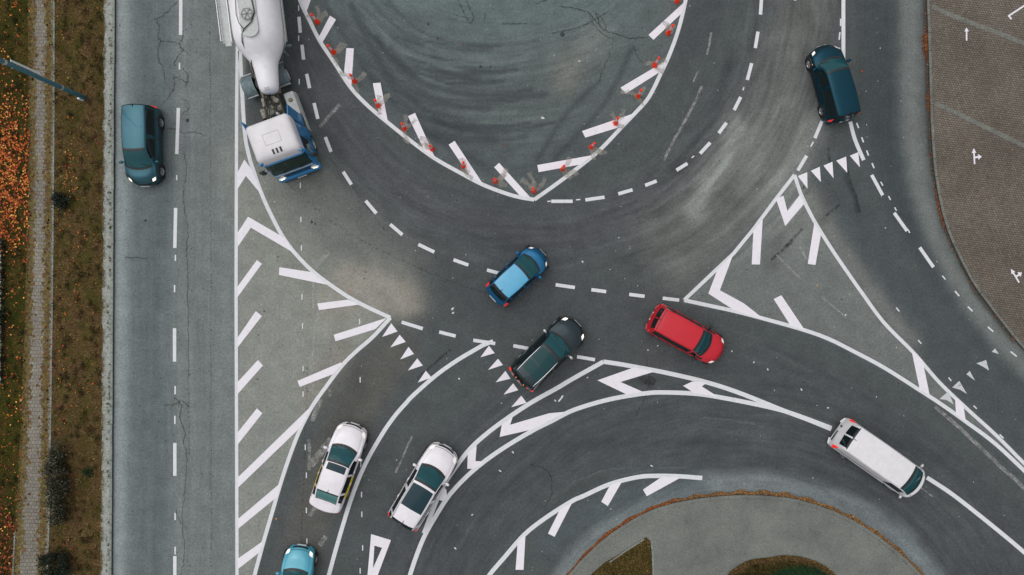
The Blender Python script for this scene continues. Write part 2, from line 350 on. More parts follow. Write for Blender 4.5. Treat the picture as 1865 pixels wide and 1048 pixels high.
# painted central island: grey-green, swept by tyre arcs
fill(ISLAND_L + ISLAND_R, (90, 97, 96), 1, 8)
brush([(700, -30), (900, 30), (1100, 20)], 60, (98, 112, 112), .7)
brush([(770, 120), (880, 90), (980, 60)], 40, (96, 107, 107), .5)
brush([(1030, 120), (1060, 90), (1090, 60)], 30, (112, 117, 113), .75)
brush([(1030, 155), (1045, 120)], 20, (114, 116, 108), .6)
brush([(620, 60), (700, 160), (800, 240), (900, 300), (980, 320), (1080, 250)], 34, (76, 83, 86), .7)
brush([(700, 90), (800, 200), (900, 255)], 10, (68, 73, 76), .6)
for k in range(40):
    y0 = random.uniform(20, 225); dx = random.uniform(-30, 40); sag = random.uniform(40, 75)
    pts = catmull([(655 + dx + y0 * .35, y0 - 50 + sag * .2), (730 + dx + y0 * .2, y0 + sag * .55), (820 + dx, y0 + sag), (910 + dx, y0 + sag * 1.05), (1000 + dx * .4, y0 + sag * .75)], 4)
    i0 = random.randrange(0, 7); i1 = random.randrange(i0 + 6, len(pts) + 1); pts = [p for p in pts[i0:i1] if p[1] < 318]
    if len(pts) > 3: brush(pts, random.uniform(2.2, 6), random.choice([(58, 64, 67), (64, 70, 73), (66, 71, 74), (104, 113, 112)]), random.uniform(.4, .75))
for pts in [[(600, 20), (640, 90), (700, 170), (790, 250), (880, 300)], [(640, 10), (690, 110), (760, 190), (840, 240)], [(1090, 150), (1030, 210), (980, 290)], [(1150, 90), (1100, 190), (1010, 290)]]: brush(catmull(pts), 6, (60, 66, 69), .62)
# east arm: worn, pale streaks that follow the lanes
brush([(1470, 20), (1430, 160), (1360, 270), (1300, 350), (1220, 430)], 66, (96, 97, 94), .85, 2.5)
brush([(1345, 235), (1300, 320), (1262, 385)], 20, (142, 146, 141), .8, 1.7)
brush([(1430, 190), (1390, 265), (1350, 330)], 20, (122, 123, 119), .75)
brush([(1415, 60), (1400, 130), (1370, 200)], 12, (104, 105, 104), .6)
brush([(1330, 120), (1290, 220), (1230, 310)], 10, (62, 66, 68), .6)
brush([(1500, 90), (1460, 230), (1400, 330), (1330, 400)], 12, (74, 75, 74), .6)
brush([(1260, 80), (1290, 10)], 30, (68, 72, 74), .6)
brush([(1410, 330), (1340, 420), (1240, 500)], 36, (108, 110, 106), .7)
brush([(1475, 225), (1445, 290), (1405, 350)], 30, (124, 126, 122), .8)
fill(RS_LEFT + RS_LOW + RS_RIGHT[::-1], (108, 113, 110), 1, 7)
brush([(1430, 350), (1440, 440)], 44, (121, 124, 120), .8)
brush([(1410, 480), (1420, 440)], 20, (80, 82, 80), .5)
brush([(1480, 370), (1530, 440), (1600, 540), (1660, 610)], 26, (122, 124, 119), .85)
brush([(1520, 340), (1560, 420), (1620, 510), (1700, 610), (1790, 700), (1870, 780)], 34, (72, 78, 80), .8, 3)
brush([(1600, -200), (1600, 60), (1612, 230), (1640, 350), (1700, 470), (1790, 590), (1880, 690)], 36, (62, 69, 71), .85, 3)
brush([(1655, -200), (1658, 100), (1662, 230), (1676, 350), (1712, 455), (1770, 555), (1840, 640), (1900, 700)], 21, (114, 119, 116), .85, 2.4)
brush([(1683, -200), (1686, 120), (1692, 270), (1716, 410), (1775, 532), (1846, 622)], 3.2, (58, 50, 42), .8)
brush([(1550, -200), (1560, 60)], 40, (70, 74, 75), .6)
brush([(1540, 320), (1556, 360), (1562, 385)], 4, (40, 44, 46), .7)
brush([(1518, 330), (1500, 400)], 12, (78, 80, 78), .5)
# lower arm
brush([(690, 1060), (760, 900), (880, 780), (1000, 700), (1100, 640)], 44, (72, 75, 77), .7, 3)
brush([(800, 1060), (870, 930), (1000, 820), (1150, 770), (1350, 790), (1560, 890), (1700, 990), (1860, 1090)], 60, (70, 74, 77), .85, 3)
brush([(1010, 1075), (1055, 1005), (1125, 950), (1215, 903), (1300, 886), (1390, 882), (1480, 894), (1565, 926), (1640, 980), (1700, 1050)], 20, (116, 123, 124), .9, 2.4)
brush([(1000, 990), (1080, 930), (1180, 890), (1270, 882)], 22, (80, 88, 93), .7)
brush([(1280, 868), (1360, 872), (1440, 884)], 10, (112, 117, 116), .6)
brush([(1130, 790), (1280, 775), (1400, 800)], 16, (84, 88, 90), .4)
brush([(1290, 640), (1440, 690), (1600, 770), (1750, 880), (1870, 980)], 44, (70, 74, 75), .7, 3)
brush([(1180, 660), (1200, 620)], 30, (84, 83, 78), .4)
brush([(1170, 690), (1185, 700)], 8, (40, 42, 44), .8)
brush([(1120, 570), (1250, 640)], 50, (72, 76, 78), .6)
for k in range(60):   # faint wheel polish along the lanes
    ref = random.choice([[(800, 1060), (870, 930), (1000, 820), (1150, 770), (1350, 790), (1560, 890), (1700, 990)], [(560, 60), (600, 190), (680, 300), (800, 390), (930, 430), (1080, 420), (1200, 360), (1300, 250), (1380, 100)], [(720, 1060), (790, 900), (900, 780), (1000, 700), (1100, 620)], [(1290, 620), (1440, 680), (1600, 770), (1750, 880)], [(1480, 0), (1440, 160), (1360, 280), (1250, 400)]])
    ref = catmull(ref, 3); i0 = random.randrange(len(ref) - 4); seg = ref[i0:i0 + random.randint(3, 6)]; ox, oy = random.uniform(-40, 40), random.uniform(-34, 34)
    brush([(x + ox, y + oy) for x, y in seg], random.uniform(1.5, 4.5), random.choice([(60, 65, 68), (88, 92, 93), (94, 97, 96)]), random.uniform(.15, .38))
me = bpy.data.meshes.new('road'); nx, ny = len(xs), len(ys)
V = np.stack([GX, GY, np.zeros_like(GX)], -1).reshape(-1, 3)
ii = (np.arange(ny - 1)[:, None] * nx + np.arange(nx - 1)[None, :]).reshape(-1)
F = np.stack([ii, ii + 1, ii + nx + 1, ii + nx], -1)
rd = MB()   # marks that belong to the road surface itself
ex = []
def rough_line(pts, jit=1.6, n=4):
    q = catmull(pts, n); return [(x + random.uniform(-jit, jit), y + random.uniform(-jit, jit)) for x, y in q]
CR = [[(322, 5), (305, 22), (290, 33), (281, 36)], [(285, 36), (290, 52), (288, 68), (293, 76), (288, 92), (290, 110), (297, 125), (300, 150)], [(293, 76), (310, 76), (325, 80), (332, 70), (333, 55)],
      [(327, 80), (332, 90), (342, 97)], [(336, 90), (322, 105), (318, 120)], [(315, 135), (318, 150), (315, 165), (305, 180), (296, 188)], [(318, 140), (340, 150)], [(333, 125), (343, 140), (338, 158)],
      [(303, 235), (320, 236), (335, 243), (350, 240), (376, 248)], [(330, 180), (344, 188), (342, 200), (330, 210)], [(335, 280), (340, 310), (334, 350), (336, 380), (342, 420), (340, 460), (342, 520), (343, 600), (344, 690)], [(340, 840), (338, 880), (334, 920), (332, 950), (337, 1000), (330, 1048)], [(320, 930), (328, 950), (340, 962)],
      [(300, 738), (318, 737), (330, 730), (345, 742)], [(318, 724), (330, 740), (328, 760), (336, 785), (334, 812)], [(338, 815), (341, 840)], [(230, 470), (268, 470)],
      [(1016, 12), (1050, 16), (1072, 24), (1085, 38), (1100, 55), (1122, 62), (1150, 70), (1180, 68)], [(1072, 22), (1080, 44), (1100, 64), (1118, 72)], [(1080, 20), (1098, 36), (1104, 56)], [(1085, 22), (1092, 48)], [(1118, 74), (1108, 105), (1098, 128), (1090, 150)], [(1150, 80), (1162, 104), (1166, 112)], [(975, 8), (990, 2), (1000, -4)],
      [(1176, 650), (1183, 680), (1180, 710), (1168, 740), (1158, 758)], [(965, 845), (1000, 862), (1005, 900), (990, 925)]]
for c in CR:
    for e in [c]:
        ribbon(rd, rough_line(e, 1.5, 9), random.uniform(1.3, 2.1), .003, 1)
for c in [[(832, -5), (854, 41), (862, 34)], [(846, -5), (864, 33)], [(884, 24), (882, 40)], [(960, 43), (915, 44)], [(1000, 62), (1060, 48), (1110, 20)], [(830, 28), (856, 34)]]: ribbon(rd, catmull(c), 2.6, .0032, 2)
for c in [[(1541, 300), (1550, 335), (1560, 362), (1566, 388)], [(1508, 270), (1512, 300)], [(1530, 372), (1500, 398)], [(1462, 416), (1428, 452)], [(1446, 438), (1404, 474)], [(760, 690), (820, 637)]]: ribbon(rd, catmull(c), 5, .0032, 2)
for c in [[(382, -10), (383, 300), (384, 700), (385, 1060)], [(343, 690), (345, 830)], [(520, 330), (600, 400), (690, 455), (790, 500), (900, 540)], [(628, 320), (700, 420)], [(560, 660), (548, 1000)]]: ribbon(rd, rough_line(c, 1.2, 14), 2.2, .0024, 3)
# worn old paint, dust smears
for c, w in [([(598, 459), (588, 470), (572, 487)], 9), ([(571, 473), (571, 640)], 3.4), ([(569, 640), (566, 705)], 4), ([(607, 533), (598, 552)], 8), ([(590, 560), (570, 588)], 11), ([(569, 700), (567, 718)], 8), ([(583, 728), (569, 768)], 9), ([(600, 708), (601, 722)], 6), ([(563, 800), (564, 856)], 6), ([(604, 800), (580, 830), (565, 850)], 13), ([(574, 925), (564, 940)], 7), ([(594, 976), (582, 994)], 9), ([(750, 795), (734, 830), (720, 862)], 3.5), ([(642, 118), (632, 132), (628, 150)], 5), ([(618, 190), (582, 232)], 6), 
             ([(1279, 158), (1254, 210), (1231, 250), (1209, 292)], 5), ([(1288, 100), (1295, 60)], 4), ([(1272, 130), (1262, 150)], 3), ([(1415, 465), (1458, 508)], 3), ([(1457, 450), (1470, 474)], 4), ([(1496, 540), (1540, 578)], 3), ([(1560, 800), (1700, 905)], 2.5), ([(1703, 740), (1770, 800), (1868, 892)], 7)]:
    ribbon(rd, rough_line(c, .8), w, .0036, 4)
for c in [[(1281, 760), (1350, 768), (1390, 778)], [(1130, 866), (1180, 857), (1260, 850)], [(1040, 880), (1100, 858), (1150, 852)]]: ribbon(rd, rough_line(c, 2), 2.2, .0028, 8)
DEL = [(578, 41), (608, 96), (646, 149), (689, 193), (736.5, 235), (787, 272), (844, 303), (902, 330.5), (972, 348), (1025, 308), (1077, 268), (1121, 225), (1162, 176), (1192, 120), (1217, 61), (1233, 3)]
for i, (x, y) in enumerate(DEL):
    for k in range(3):
        a = random.choice([-.7, .6, 1.6, 2.4, -1.3]) + random.uniform(-.3, .3); l = random.uniform(14, 34); rr = random.uniform(.5, 1.2)
        ribbon(rd, rough_line([(x, y), (x + l * .5 * math.cos(a), y - l * .5 * math.sin(a)), (x + l * math.cos(a + .2), y - l * math.sin(a + .2))], 1), [random.uniform(5, 11) for _ in range(9)], .0125 + .0004 * k, 5)
def dot(x, y, r, mi, z=.004, asp=1, rot=0):
    c = P(x, y); n = 7; rr = r / PXM
    pts = []
    for k in range(n):
        th = 2 * PI * k / n; q = rr * random.uniform(.6, 1.2); u, v = q * math.cos(th) * asp, q * math.sin(th)
        pts.append((c.x + u * math.cos(rot) - v * math.sin(rot), c.y + u * math.sin(rot) + v * math.cos(rot), z))
    rd.add(pts, [tuple(range(n))], mi)
for k in range(260): dot(random.uniform(440, 1860), random.uniform(0, 1040), random.uniform(.35, .8), 6, .0041, random.choice([1, 1, 2.2]), random.uniform(0, 3))
for k in range(130): dot(random.uniform(215, 430), random.uniform(0, 1040), random.choice([.6, .7, .8, 1.3]), 7, .0041)
for k in range(240): dot(random.uniform(440, 1660), random.uniform(0, 1040), random.uniform(.6, 1.6), 7, .0041)
for x, y, r in [(1061, 477, 2.6), (824, 563, 4), (825, 570, 3), (1180, 638, 2), (1198, 630, 2), (1333, 640, 2), (1373, 660, 2.5), (1398, 673, 2.6), (1460, 710, 3), (1508, 743, 2.4), (1070, 688, 2.6), (1187, 849, 3), (1011, 730, 3), (1024, 722, 3), (836, 690, 2.5), (988, 215, 4), (1055, 112, 2.5), (934, 824, 3), (911, 858, 3), (860, 938, 2.6), (829, 999, 3), (1540, 574, 3), (1250, 300, 1)]: dot(x, y, r * .55, 6, .0042, 1.7, random.uniform(0, 3))
for x, y, r in [(1183, 694, 11), (780, 44, 3), (797, 70, 3), (342, 220, 4), (265, 402, 3), (568, 405, 3), (574, 408, 2), (876, 122, 3), (893, 122, 2)]: dot(x, y, r, 7 if r < 9 else 2, .0043)
nb = len(V); V2 = np.array(rd.v); allv = np.concatenate([V, V2]) if len(V2) else V
faces = [tuple(int(q) for q in f) for f in F] + [tuple(nb + i for i in f) for f in rd.f]
me.from_pydata([tuple(p) for p in allv], [], faces)
for k in ('asphalt', 'crack', 'skid', 'seam', 'paint_worn', 'smear', 'speck', 'spot', 'scratch'): me.materials.append(M[k])
me.polygons.foreach_set('material_index', [0] * len(F) + rd.m)
flow = np.zeros(GX.shape + (4,))
def fbrush(k, pts, w, s_=1.0): flow[..., k] = np.maximum(flow[..., k], s_ * np.exp(-(dist_pl(pts) / w) ** 4))
fbrush(0, [(640, 0), (760, 130), (870, 190), (1000, 150), (1080, 40)], 110); fbrush(0, [(860, 40), (940, 240)], 120, .9)
fbrush(1, [(800, 1080), (900, 900), (1050, 790), (1250, 760), (1450, 790), (1620, 880), (1800, 1040)], 110); fbrush(1, [(1000, 1080), (1150, 930), (1340, 880), (1530, 920), (1690, 1050)], 50)
fbrush(2, [(560, 20), (600, 190), (700, 340), (850, 420), (1010, 440), (1180, 390)], 75, .6); fbrush(2, [(1180, 400), (1300, 320), (1400, 200), (1450, 20)], 110); fbrush(2, [(1440, 330), (1330, 430)], 60)
fbrush(3, [(320, -100), (320, 1150)], 100); fbrush(3, [(1600, -100), (1610, 250)], 60, .8)
fa = me.color_attributes.new('flow', 'FLOAT_COLOR', 'POINT'); fc = np.zeros((len(allv), 4)); fc[:nb] = flow.reshape(-1, 4); fa.data.foreach_set('color', fc.reshape(-1))
at = me.color_attributes.new('tone', 'FLOAT_COLOR', 'POINT')
tc = np.ones((len(allv), 4)); tc[:nb, :3] = tone.reshape(-1, 3); at.data.foreach_set('color', tc.reshape(-1))
me.update(); road = bpy.data.objects.new('road', me); sc.collection.objects.link(road); tag(road, kind='structure')
g = MB(); g.add([(-400, -400, -.05), (400, -400, -.05), (400, 400, -.05), (-400, 400, -.05)], [(0, 1, 2, 3)]); tag(g.build('ground', M['earth']), kind='structure')

# ------------------------------------------------------------------ road markings: parts of the road
def mark(name, fn, mat='paint'):
    b = MB(); fn(b); return b.build(name, M[mat], road, recalc=False)
def line(pts, w=7, z=.005, name='edge_line', mat='paint_line'): mark(name, lambda b: ribbon(b, pts, w, z), mat)
def pol(pts, z=.009, name='hatch_stripe', mat='paint'): mark(name, lambda b: poly(b, pts, z), mat)
line([(434, -60), (431, 200), (430, 524), (431, 800), (432, 1100)], 6)
line(SPLIT_R1, 7); line(SPLIT_R2, 7, .0055); line(ISLAND_L, 7); line(ISLAND_R, 7, .0055)
line(RS_LEFT, 6.5); line(RS_RIGHT, 6.5, .0055); line(RS_LOW, 7, .006)
line([(1536, -40), (1536, 110)], 7); line(catmull([(1548.5, 222), (1557, 254), (1573, 292)]), 7)
line(catmull([(898, 622), (880, 629), (864, 638), (832, 657), (794, 684), (753, 720), (739, 735), (719, 758), (696, 791), (665, 846), (641, 905), (618, 979), (599, 1048), (590, 1090)]), 7.5)
line(catmull([(1099, 659), (1132, 664), (1165, 670), (1212, 679), (1281, 695), (1344, 715), (1427, 748), (1470, 764), (1514, 782)]), 8)
line(catmull([(1099, 659), (1040, 692), (1015, 707), (970, 732), (927, 760), (889, 788), (856, 818), (826, 857), (805, 890), (791, 922), (772, 972)]), 8, .0055)
line(catmull([(1514, 780), (1438, 752), (1383, 738), (1306, 723), (1261, 717), (1206, 715), (1173, 717), (1123, 725), (1082, 735), (1040, 749), (1005, 767), (971, 784), (919, 815), (878, 844), (845, 873), (817, 904), (795, 938), (776, 971), (762, 1003), (747, 1047), (736, 1090)]), 8, .006)
line(catmull([(1688, 870), (1735, 901), (1800, 952), (1865, 1006), (1930, 1065)]), 7.5)
line(catmull([(880, 1070), (892, 1047), (919, 1015), (955, 974), (993, 944), (1040, 914), (1064, 903), (1111, 882), (1163, 869), (1201, 867), (1240, 868), (1279, 871)]), 8)
for p in [[(432, 316), (445, 291), (458, 308), (478, 352), (474, 352), (448, 321), (432, 346)], [(433, 424), (452, 395), (519, 434), (537, 462), (457, 415), (433, 450)],
          [(1413, 362), (1427, 357), (1434, 385), (1456, 356), (1465, 371), (1430, 412)], [(1336, 462), (1306, 493), (1290, 535), (1338, 566), (1393, 583), (1355, 553), (1311, 529)],
          [(1088, 693), (1156, 669), (1192, 677), (1130, 696), (1171, 714), (1142, 719)], [(1244, 703), (1261, 695), (1288, 697), (1278, 704), (1308, 723), (1264, 716)],
          [(914, 774), (934, 759), (929, 774), (1000, 753), (1032, 750), (971, 782), (910, 796)], [(851, 854), (852, 824), (868, 812), (866, 840), (883, 841), (864, 854)], [(805, 884), (813, 892), (814, 905), (807, 913), (800, 911), (803, 900)]]:
    pol(p, name='chevron')
for p in [[(433, 522), (468, 474), (477, 481), (433, 541)], [(433, 615), (466, 567), (477, 576), (433, 633)], [(433, 696), (470, 656), (479, 666), (433, 718)], [(433, 788), (468, 744), (478, 753), (433, 810)],
          [(433, 870), (569, 738), (550, 776), (433, 889)], [(433, 946), (512, 879), (505, 905), (433, 964)], [(433, 1018), (480, 985), (473, 1006), (433, 1037)],
          [(509, 487), (568, 496), (596, 519), (508, 501)], [(578, 553), (634, 546), (655, 555), (581, 565)], [(608, 610), (705, 579), (683, 600), (611, 622)], [(542, 694), (629, 657), (606, 682), (546, 705)],
          [(546, 0), (569, -8), (558, 23)], [(601, 29), (612, 36), (586, 80), (579, 71)], [(631, 88), (644.5, 88.5), (640, 158), (626, 139)], [(679, 152), (693, 151), (707, 225), (690, 208)], [(743, 212), (756, 206), (793, 289), (773, 274)], [(817, 264), (828, 257), (878, 333), (856, 322)], [(900, 305), (909, 297), (966, 360), (947, 357)],
          [(978.5, 301), (981, 314), (1057, 300), (1079, 283)], [(1060, 239), (1066, 251), (1132, 231), (1157, 206)], [(1130, 160), (1139.5, 171), (1201, 132), (1216, 109)], [(1181, 64), (1190, 73), (1241, 25), (1251, 0)],
          [(1389, 400), (1372, 421), (1369, 482), (1384, 482)], [(1483, 406), (1495, 428), (1485, 483), (1471, 481)], [(1409, 545), (1423, 538), (1466, 602), (1440, 594)], [(1660, 639), (1680, 656), (1693, 720), (1675, 710)], [(1739, 723), (1754, 736), (1759, 768), (1741, 756)],
          [(943, 986), (957, 974), (953.5, 1038), (939, 1038)], [(1019, 930), (1043, 914), (1010, 978), (998, 972)], [(1111, 884), (1133, 877), (1107, 922), (1095, 914)], [(1205, 869), (1240, 870), (1178, 904), (1171, 892)]]:
    pol(p)
for p in [[(712.6, 589), (724, 604), (696, 614)], [(728, 610), (739, 623), (711, 633)], [(744, 632), (754, 645), (729, 655)], [(760, 653), (770, 666), (743, 675)], [(775.6, 675.5), (786, 688), (761, 697)],
          [(890.5, 630), (901, 643.5), (875, 651)], [(907, 653.6), (916, 665), (889, 674)], [(920.5, 676), (930, 690), (903, 696.5)], [(934.6, 698.5), (944, 711), (917, 719)], [(949.4, 721), (959, 734), (931, 742)],
          [(1453, 321), (1470, 314), (1470.6, 344)], [(1476.7, 311.5), (1493, 304), (1495, 332)], [(1499.6, 302), (1516, 295), (1518, 325)], [(1523, 293), (1541, 285.5), (1543, 315)], [(1547.7, 284), (1563, 277.5), (1566, 305)]]:
    pol(p, .0065, 'give_way_triangle')
for p in [[(1778, 662), (1796, 656), (1801, 675), (1790, 668)], [(1734, 706), (1747, 694), (1761, 718), (1748, 710)], [(1711, 727), (1727, 713), (1737, 737), (1724, 729)], [(1806, 641), (1812, 635), (1819, 645)], [(1760, 682), (1766, 676), (1776, 694)]]:
    pol(p, .0065, 'give_way_triangle', 'paint_grey')
for p in [[(676, 973), (712, 984), (676, 1075), (667, 1075)]]:
    mark('painted_triangle', lambda b: [poly(b, [(676, 973), (712, 984), (696, 998), (682, 994)], .007), poly(b, [(676, 973), (682, 994), (679, 1040), (672, 1085), (667, 1075)], .0072), poly(b, [(712, 984), (676, 1080), (672, 1085), (679, 1036), (696, 998)], .0074)])
D = [((329.5, -40), (329, 64)), ((325, 197), (322, 281)), ((320, 379), (318.5, 452)), ((318, 598), (318, 659)), ((318.5, 807), (318.5, 867)), ((318.5, 1013), (318.5, 1075)),
     ((544.5, 31), (547, 60)), ((550, 82), (553, 109)), ((558.5, 135), (564, 161)), ((572, 188), (579, 217)), ((592.5, 250), (603, 277)), ((625, 313), (640, 336.5)), ((666, 366), (685.5, 389)), ((710.6, 409), (733, 428)), ((762, 445.5), (791, 459.5)), ((826, 473.5), (853, 483)), ((887, 492), (912, 499)), ((1012, 519), (1047, 524)), ((1077, 528), (1104, 531.5)), ((1146, 536.5), (1174, 540)), ((1207, 543.5), (1237, 547)),
     ((1387.5, -12), (1385, 27)), ((1380.5, 58), (1375.5, 88)), ((1369, 115.5), (1361, 146)), ((1349, 177), (1337, 201)), ((1323, 224), (1309, 243)), ((1293.5, 260), (1275, 280)), ((1252, 298), (1232, 310.5)), ((1196, 330), (1175, 338)), ((1152, 346), (1126, 353.5)), ((1101, 359.5), (1066, 364.5)), ((1043, 367), (1004, 367)),
     ((862, 620), (902, 626)), ((731.5, 587), (770, 599)), ((800, 605), (830, 612.5)), ((935, 630), (962, 635)), ((1051, 650), (1083.6, 655.5)),
     ((1497, 221), (1484, 252)), ((1469, 284), (1453, 311)), ((1587.5, 319), (1607.5, 356)), ((1628.5, 388), (1652, 421)), ((1675, 451), (1700, 487))]
for a, b_ in D: line([a, b_], 6.2, .0062, 'lane_dash')
T = [(544, 15), (544, 70), (545, 149), (547, 338), (548, 400), (549, 452), (550, 541), (551, 594), (552, 672), (552, 718), (556, 815), (558, 866), (558, 930), (559, 986), (655, 586), (656, 692), (657, 846), (658.5, 901), (659, 937), (660.5, 998), (656, 1040)]
for x, y in T: line([(x, y - 5), (x, y + 5)], 1.9, .0046, 'guide_tick')
for x, y, a, l in [(327, 121, 0, 12), (322, 324, 0, 9), (319.5, 470, 0, 11), (318, 526, 0, 13), (319, 711, 0, 15), (318.5, 765, 0, 15), (319, 941, 0, 13), (319, 1003, 0, 14), (1531, 41, 0, 13), (1529, 66, .1, 14), (1562, 229, -.35, 10), (1571, 255, -.35, 10), (1580, 279, -.35, 10), (1590, 302, -.4, 10), (1606, 335, -.5, 8), (1620, 361, -.5, 8), (1631, 381, -.5, 7), (1655, 421, -.5, 8), (1719, 506, -.7, 9), (1743, 535, -.7, 12), (1767, 563, -.8, 12), (1804, 600, -.85, 13), (1846, 645, -.9, 14),
                   (1635, 564, -.7, 9), (1675, 623, -.7, 9), (1730, 691, -.7, 8), (1776, 742, -.8, 8), (1824, 795, -.8, 10), (1053, 364, 1.5, 8), (1262, 286, .9, 6), (1354, 162, .3, 6), (1448, 0, 1.5, 5), (1479, 263, .5, 10), (1021, 727, .7, 12), (1000, 367, 1.5, 6)]:
    dx, dy = math.sin(-a) * l / 2, math.cos(a) * l / 2
    line([(x - dx, y - dy), (x + dx, y + dy)], 2.6 if l > 9 else 2.2, .0046, 'guide_tick')
pol([(1524, 88), (1530, 87), (1530, 97), (1527, 100)], .0066, 'paint_patch', 'paint_grey')
b = MB(); c = P(1024, 63); b.lathe([(0, .012), (.10, .012), (.12, .006), (.13, .001)], 16, Matrix.Translation((c.x, c.y, 0))); b.build('drain_cover', M['black'], road)

# ------------------------------------------------------------------ raised ground: kerbs, verge, path, plaza, island
def sheet(name, pts, z, mat, world=False):
    b = MB(); vs = [Vector((p[0], p[1], 0)) if world else P(*p) for p in pts]
    b.add([(v.x, v.y, z) for v in vs], [tuple(range(len(vs)))]); o = b.build(name, M[mat], recalc=False)
    if o.data.polygons[0].normal.z < 0: o.data.flip_normals()
    return tag(o, kind='structure')
def kerb(name, pts, w, z, side, sl=1.0, joint=.012, top='kerbstone'):   # stones laid along a line; side = +1 puts the stone left of the direction of travel
    Q = [P(*p) for p in pts]; L_ = [0]
    for a, q in zip(Q[:-1], Q[1:]): L_.append(L_[-1] + (q - a).length)
    def at_(s):
        s = min(max(s, 0), L_[-1] - 1e-6)
        for i in range(len(Q) - 1):
            if s <= L_[i + 1]:
                t = (s - L_[i]) / max(L_[i + 1] - L_[i], 1e-9); d = (Q[i + 1] - Q[i]).normalized()
                return Q[i].lerp(Q[i + 1], t), Vector((-d.y, d.x, 0)) * side
    b = MB(); s = 0; n = 0
    while s < L_[-1] - .05:
        e = min(s + sl, L_[-1]); p0, n0 = at_(s + joint); p1, n1 = at_(e - joint); zz = z + random.uniform(-.006, .006); off = random.uniform(-.008, .008)
        r = .02; vs = []
        for p_, nn in ((p0, n0), (p1, n1)):
            for o_, h in ((off, -.04), (off, zz - r), (off + r, zz), (w - .004, zz), (w - .004, -.04)): vs.append((p_.x + nn.x * o_, p_.y + nn.y * o_, h))
        b.add(vs, [(0, 5, 6, 1)], 1); b.add(vs, [(1, 6, 7, 2), (2, 7, 8, 3), (3, 8, 9, 4)], 0); b.add(vs, [(0, 1, 2, 3, 4), (9, 8, 7, 6, 5)], 0); s = e
    return tag(b.build(name, [M[top], M['kerb_side']], recalc=False), kind='structure')
KL = [(213.5, -700), (211.5, 0), (208.5, 524), (205.5, 1048), (203.5, 1700)]
kerb('kerb', KL, .14, .15, -1)
VZ = .135
def xk(y): return 211.5 - 6 * y / 1048
def jag(x, y0, y1, st, a): return [(x(y) + random.uniform(-a, a), y) for y in np.arange(y0, y1, st)]
sheet('kerb_strip', [(xk(y) - 4.6, y) for y in (-700, 0, 524, 1048, 1700)] + [(xk(y) - 26, y) for y in (1700, 1048, 524, 0, -700)], VZ - .004, 'strip')
sheet('verge', [(xk(-700) - 2000, -700)] + jag(lambda y: xk(y) - 19.5, -700, 1700, 7, 1.7) + [(xk(1700) - 2000, 1700)], VZ, 'verge')
PL = catmull([(57, -600), (56, 0), (57, 300), (51, 560), (44, 760), (34, 930), (26, 1048), (0, 1500)], 5); PR = catmull([(100, -600), (100, 0), (99, 300), (96, 600), (92, 850), (87, 1048), (60, 1500)], 5)
sheet('footpath', PL + PR[::-1], VZ + .004, 'path')
MOSS = True
sheet('lawn', [(-900, -600)] + [(x + random.uniform(-2, 2), y) for x, y in PL] + [(-900, 1500)], VZ + .002, 'lawn')
kerb('path_edging', [(p[0] - 0, p[1]) for p in PR], .10, VZ + .03, 1, 1.0)
kerb('path_edging', [(29, 968), (25, 1048), (12, 1300)], .10, VZ + .03, 1, 1.0)
sheet('pavement', [(-200, 438), (6, 438), (5, 700), (-200, 700)], VZ + .006, 'strip')
# plaza
M['band'] = ground_mat('band', [(.3, lin((100, 100, 93))), (.7, lin((126, 127, 119)))], 1.4, 12)
kerb('plaza_kerb', PLAZA, .14, .14, 1, 1.0, .012, 'band')
off = []
for i, p in enumerate(PLAZA):
    q = PLAZA[min(i + 1, len(PLAZA) - 1)]; o_ = PLAZA[max(i - 1, 0)]; dx, dy = q[0] - o_[0], q[1] - o_[1]; l = math.hypot(dx, dy); off.append((p[0] + dy / l * 5, p[1] - dx / l * 5))
sheet('plaza', off + [(3200, 840), (3200, -200)], .128, 'cobble')
b = MB(); ribbon(b, [(1695, 14), (1735, 32), (1800, 56), (1870, 84), (2400, 300)], 8.5, .132); tag(b.build('paving_band', M['band'], recalc=False), kind='structure')
b = MB(); ribbon(b, [(1700, 190), (1740, 207), (1800, 237), (1870, 270), (2400, 520)], 8, .132); tag(b.build('paving_band', M['band'], recalc=False), kind='structure')
def arrow(x, y, l, th, side=True):
    b = MB(); M['paint_grey'] and None
    def tr(u, v): return (x + u * math.cos(th) - v * math.sin(th), y + u * math.sin(th) + v * math.cos(th))
    poly(b, [tr(-1.4, 0), tr(-1.4, -l * .72), tr(1.4, -l * .72), tr(1.4, 0)], .136); poly(b, [tr(-4.2, -l * .70), tr(0, -l), tr(4.2, -l * .70)], .137)
    if side: poly(b, [tr(1.2, -l * .36), tr(1.2, -l * .46), tr(7.5, -l * .50), tr(7.5, -l * .38)], .137); poly(b, [tr(7, -l * .62), tr(14, -l * .44), tr(7, -l * .26)], .138)
    o = b.build('direction_arrow', M['paint'], recalc=False); tag(o, kind='structure')
arrow(1757.5, 76, 24, 0, False); arrow(1772, 300, 29, -.05); arrow(1853, 515, 29, -.55)
b = MB(); ribbon(b, [(1839, 37), (1834, 31), (1866, 10), (1900, -12)], 3, .1365); tag(b.build('bay_line', M['paint'], recalc=False), kind='structure')
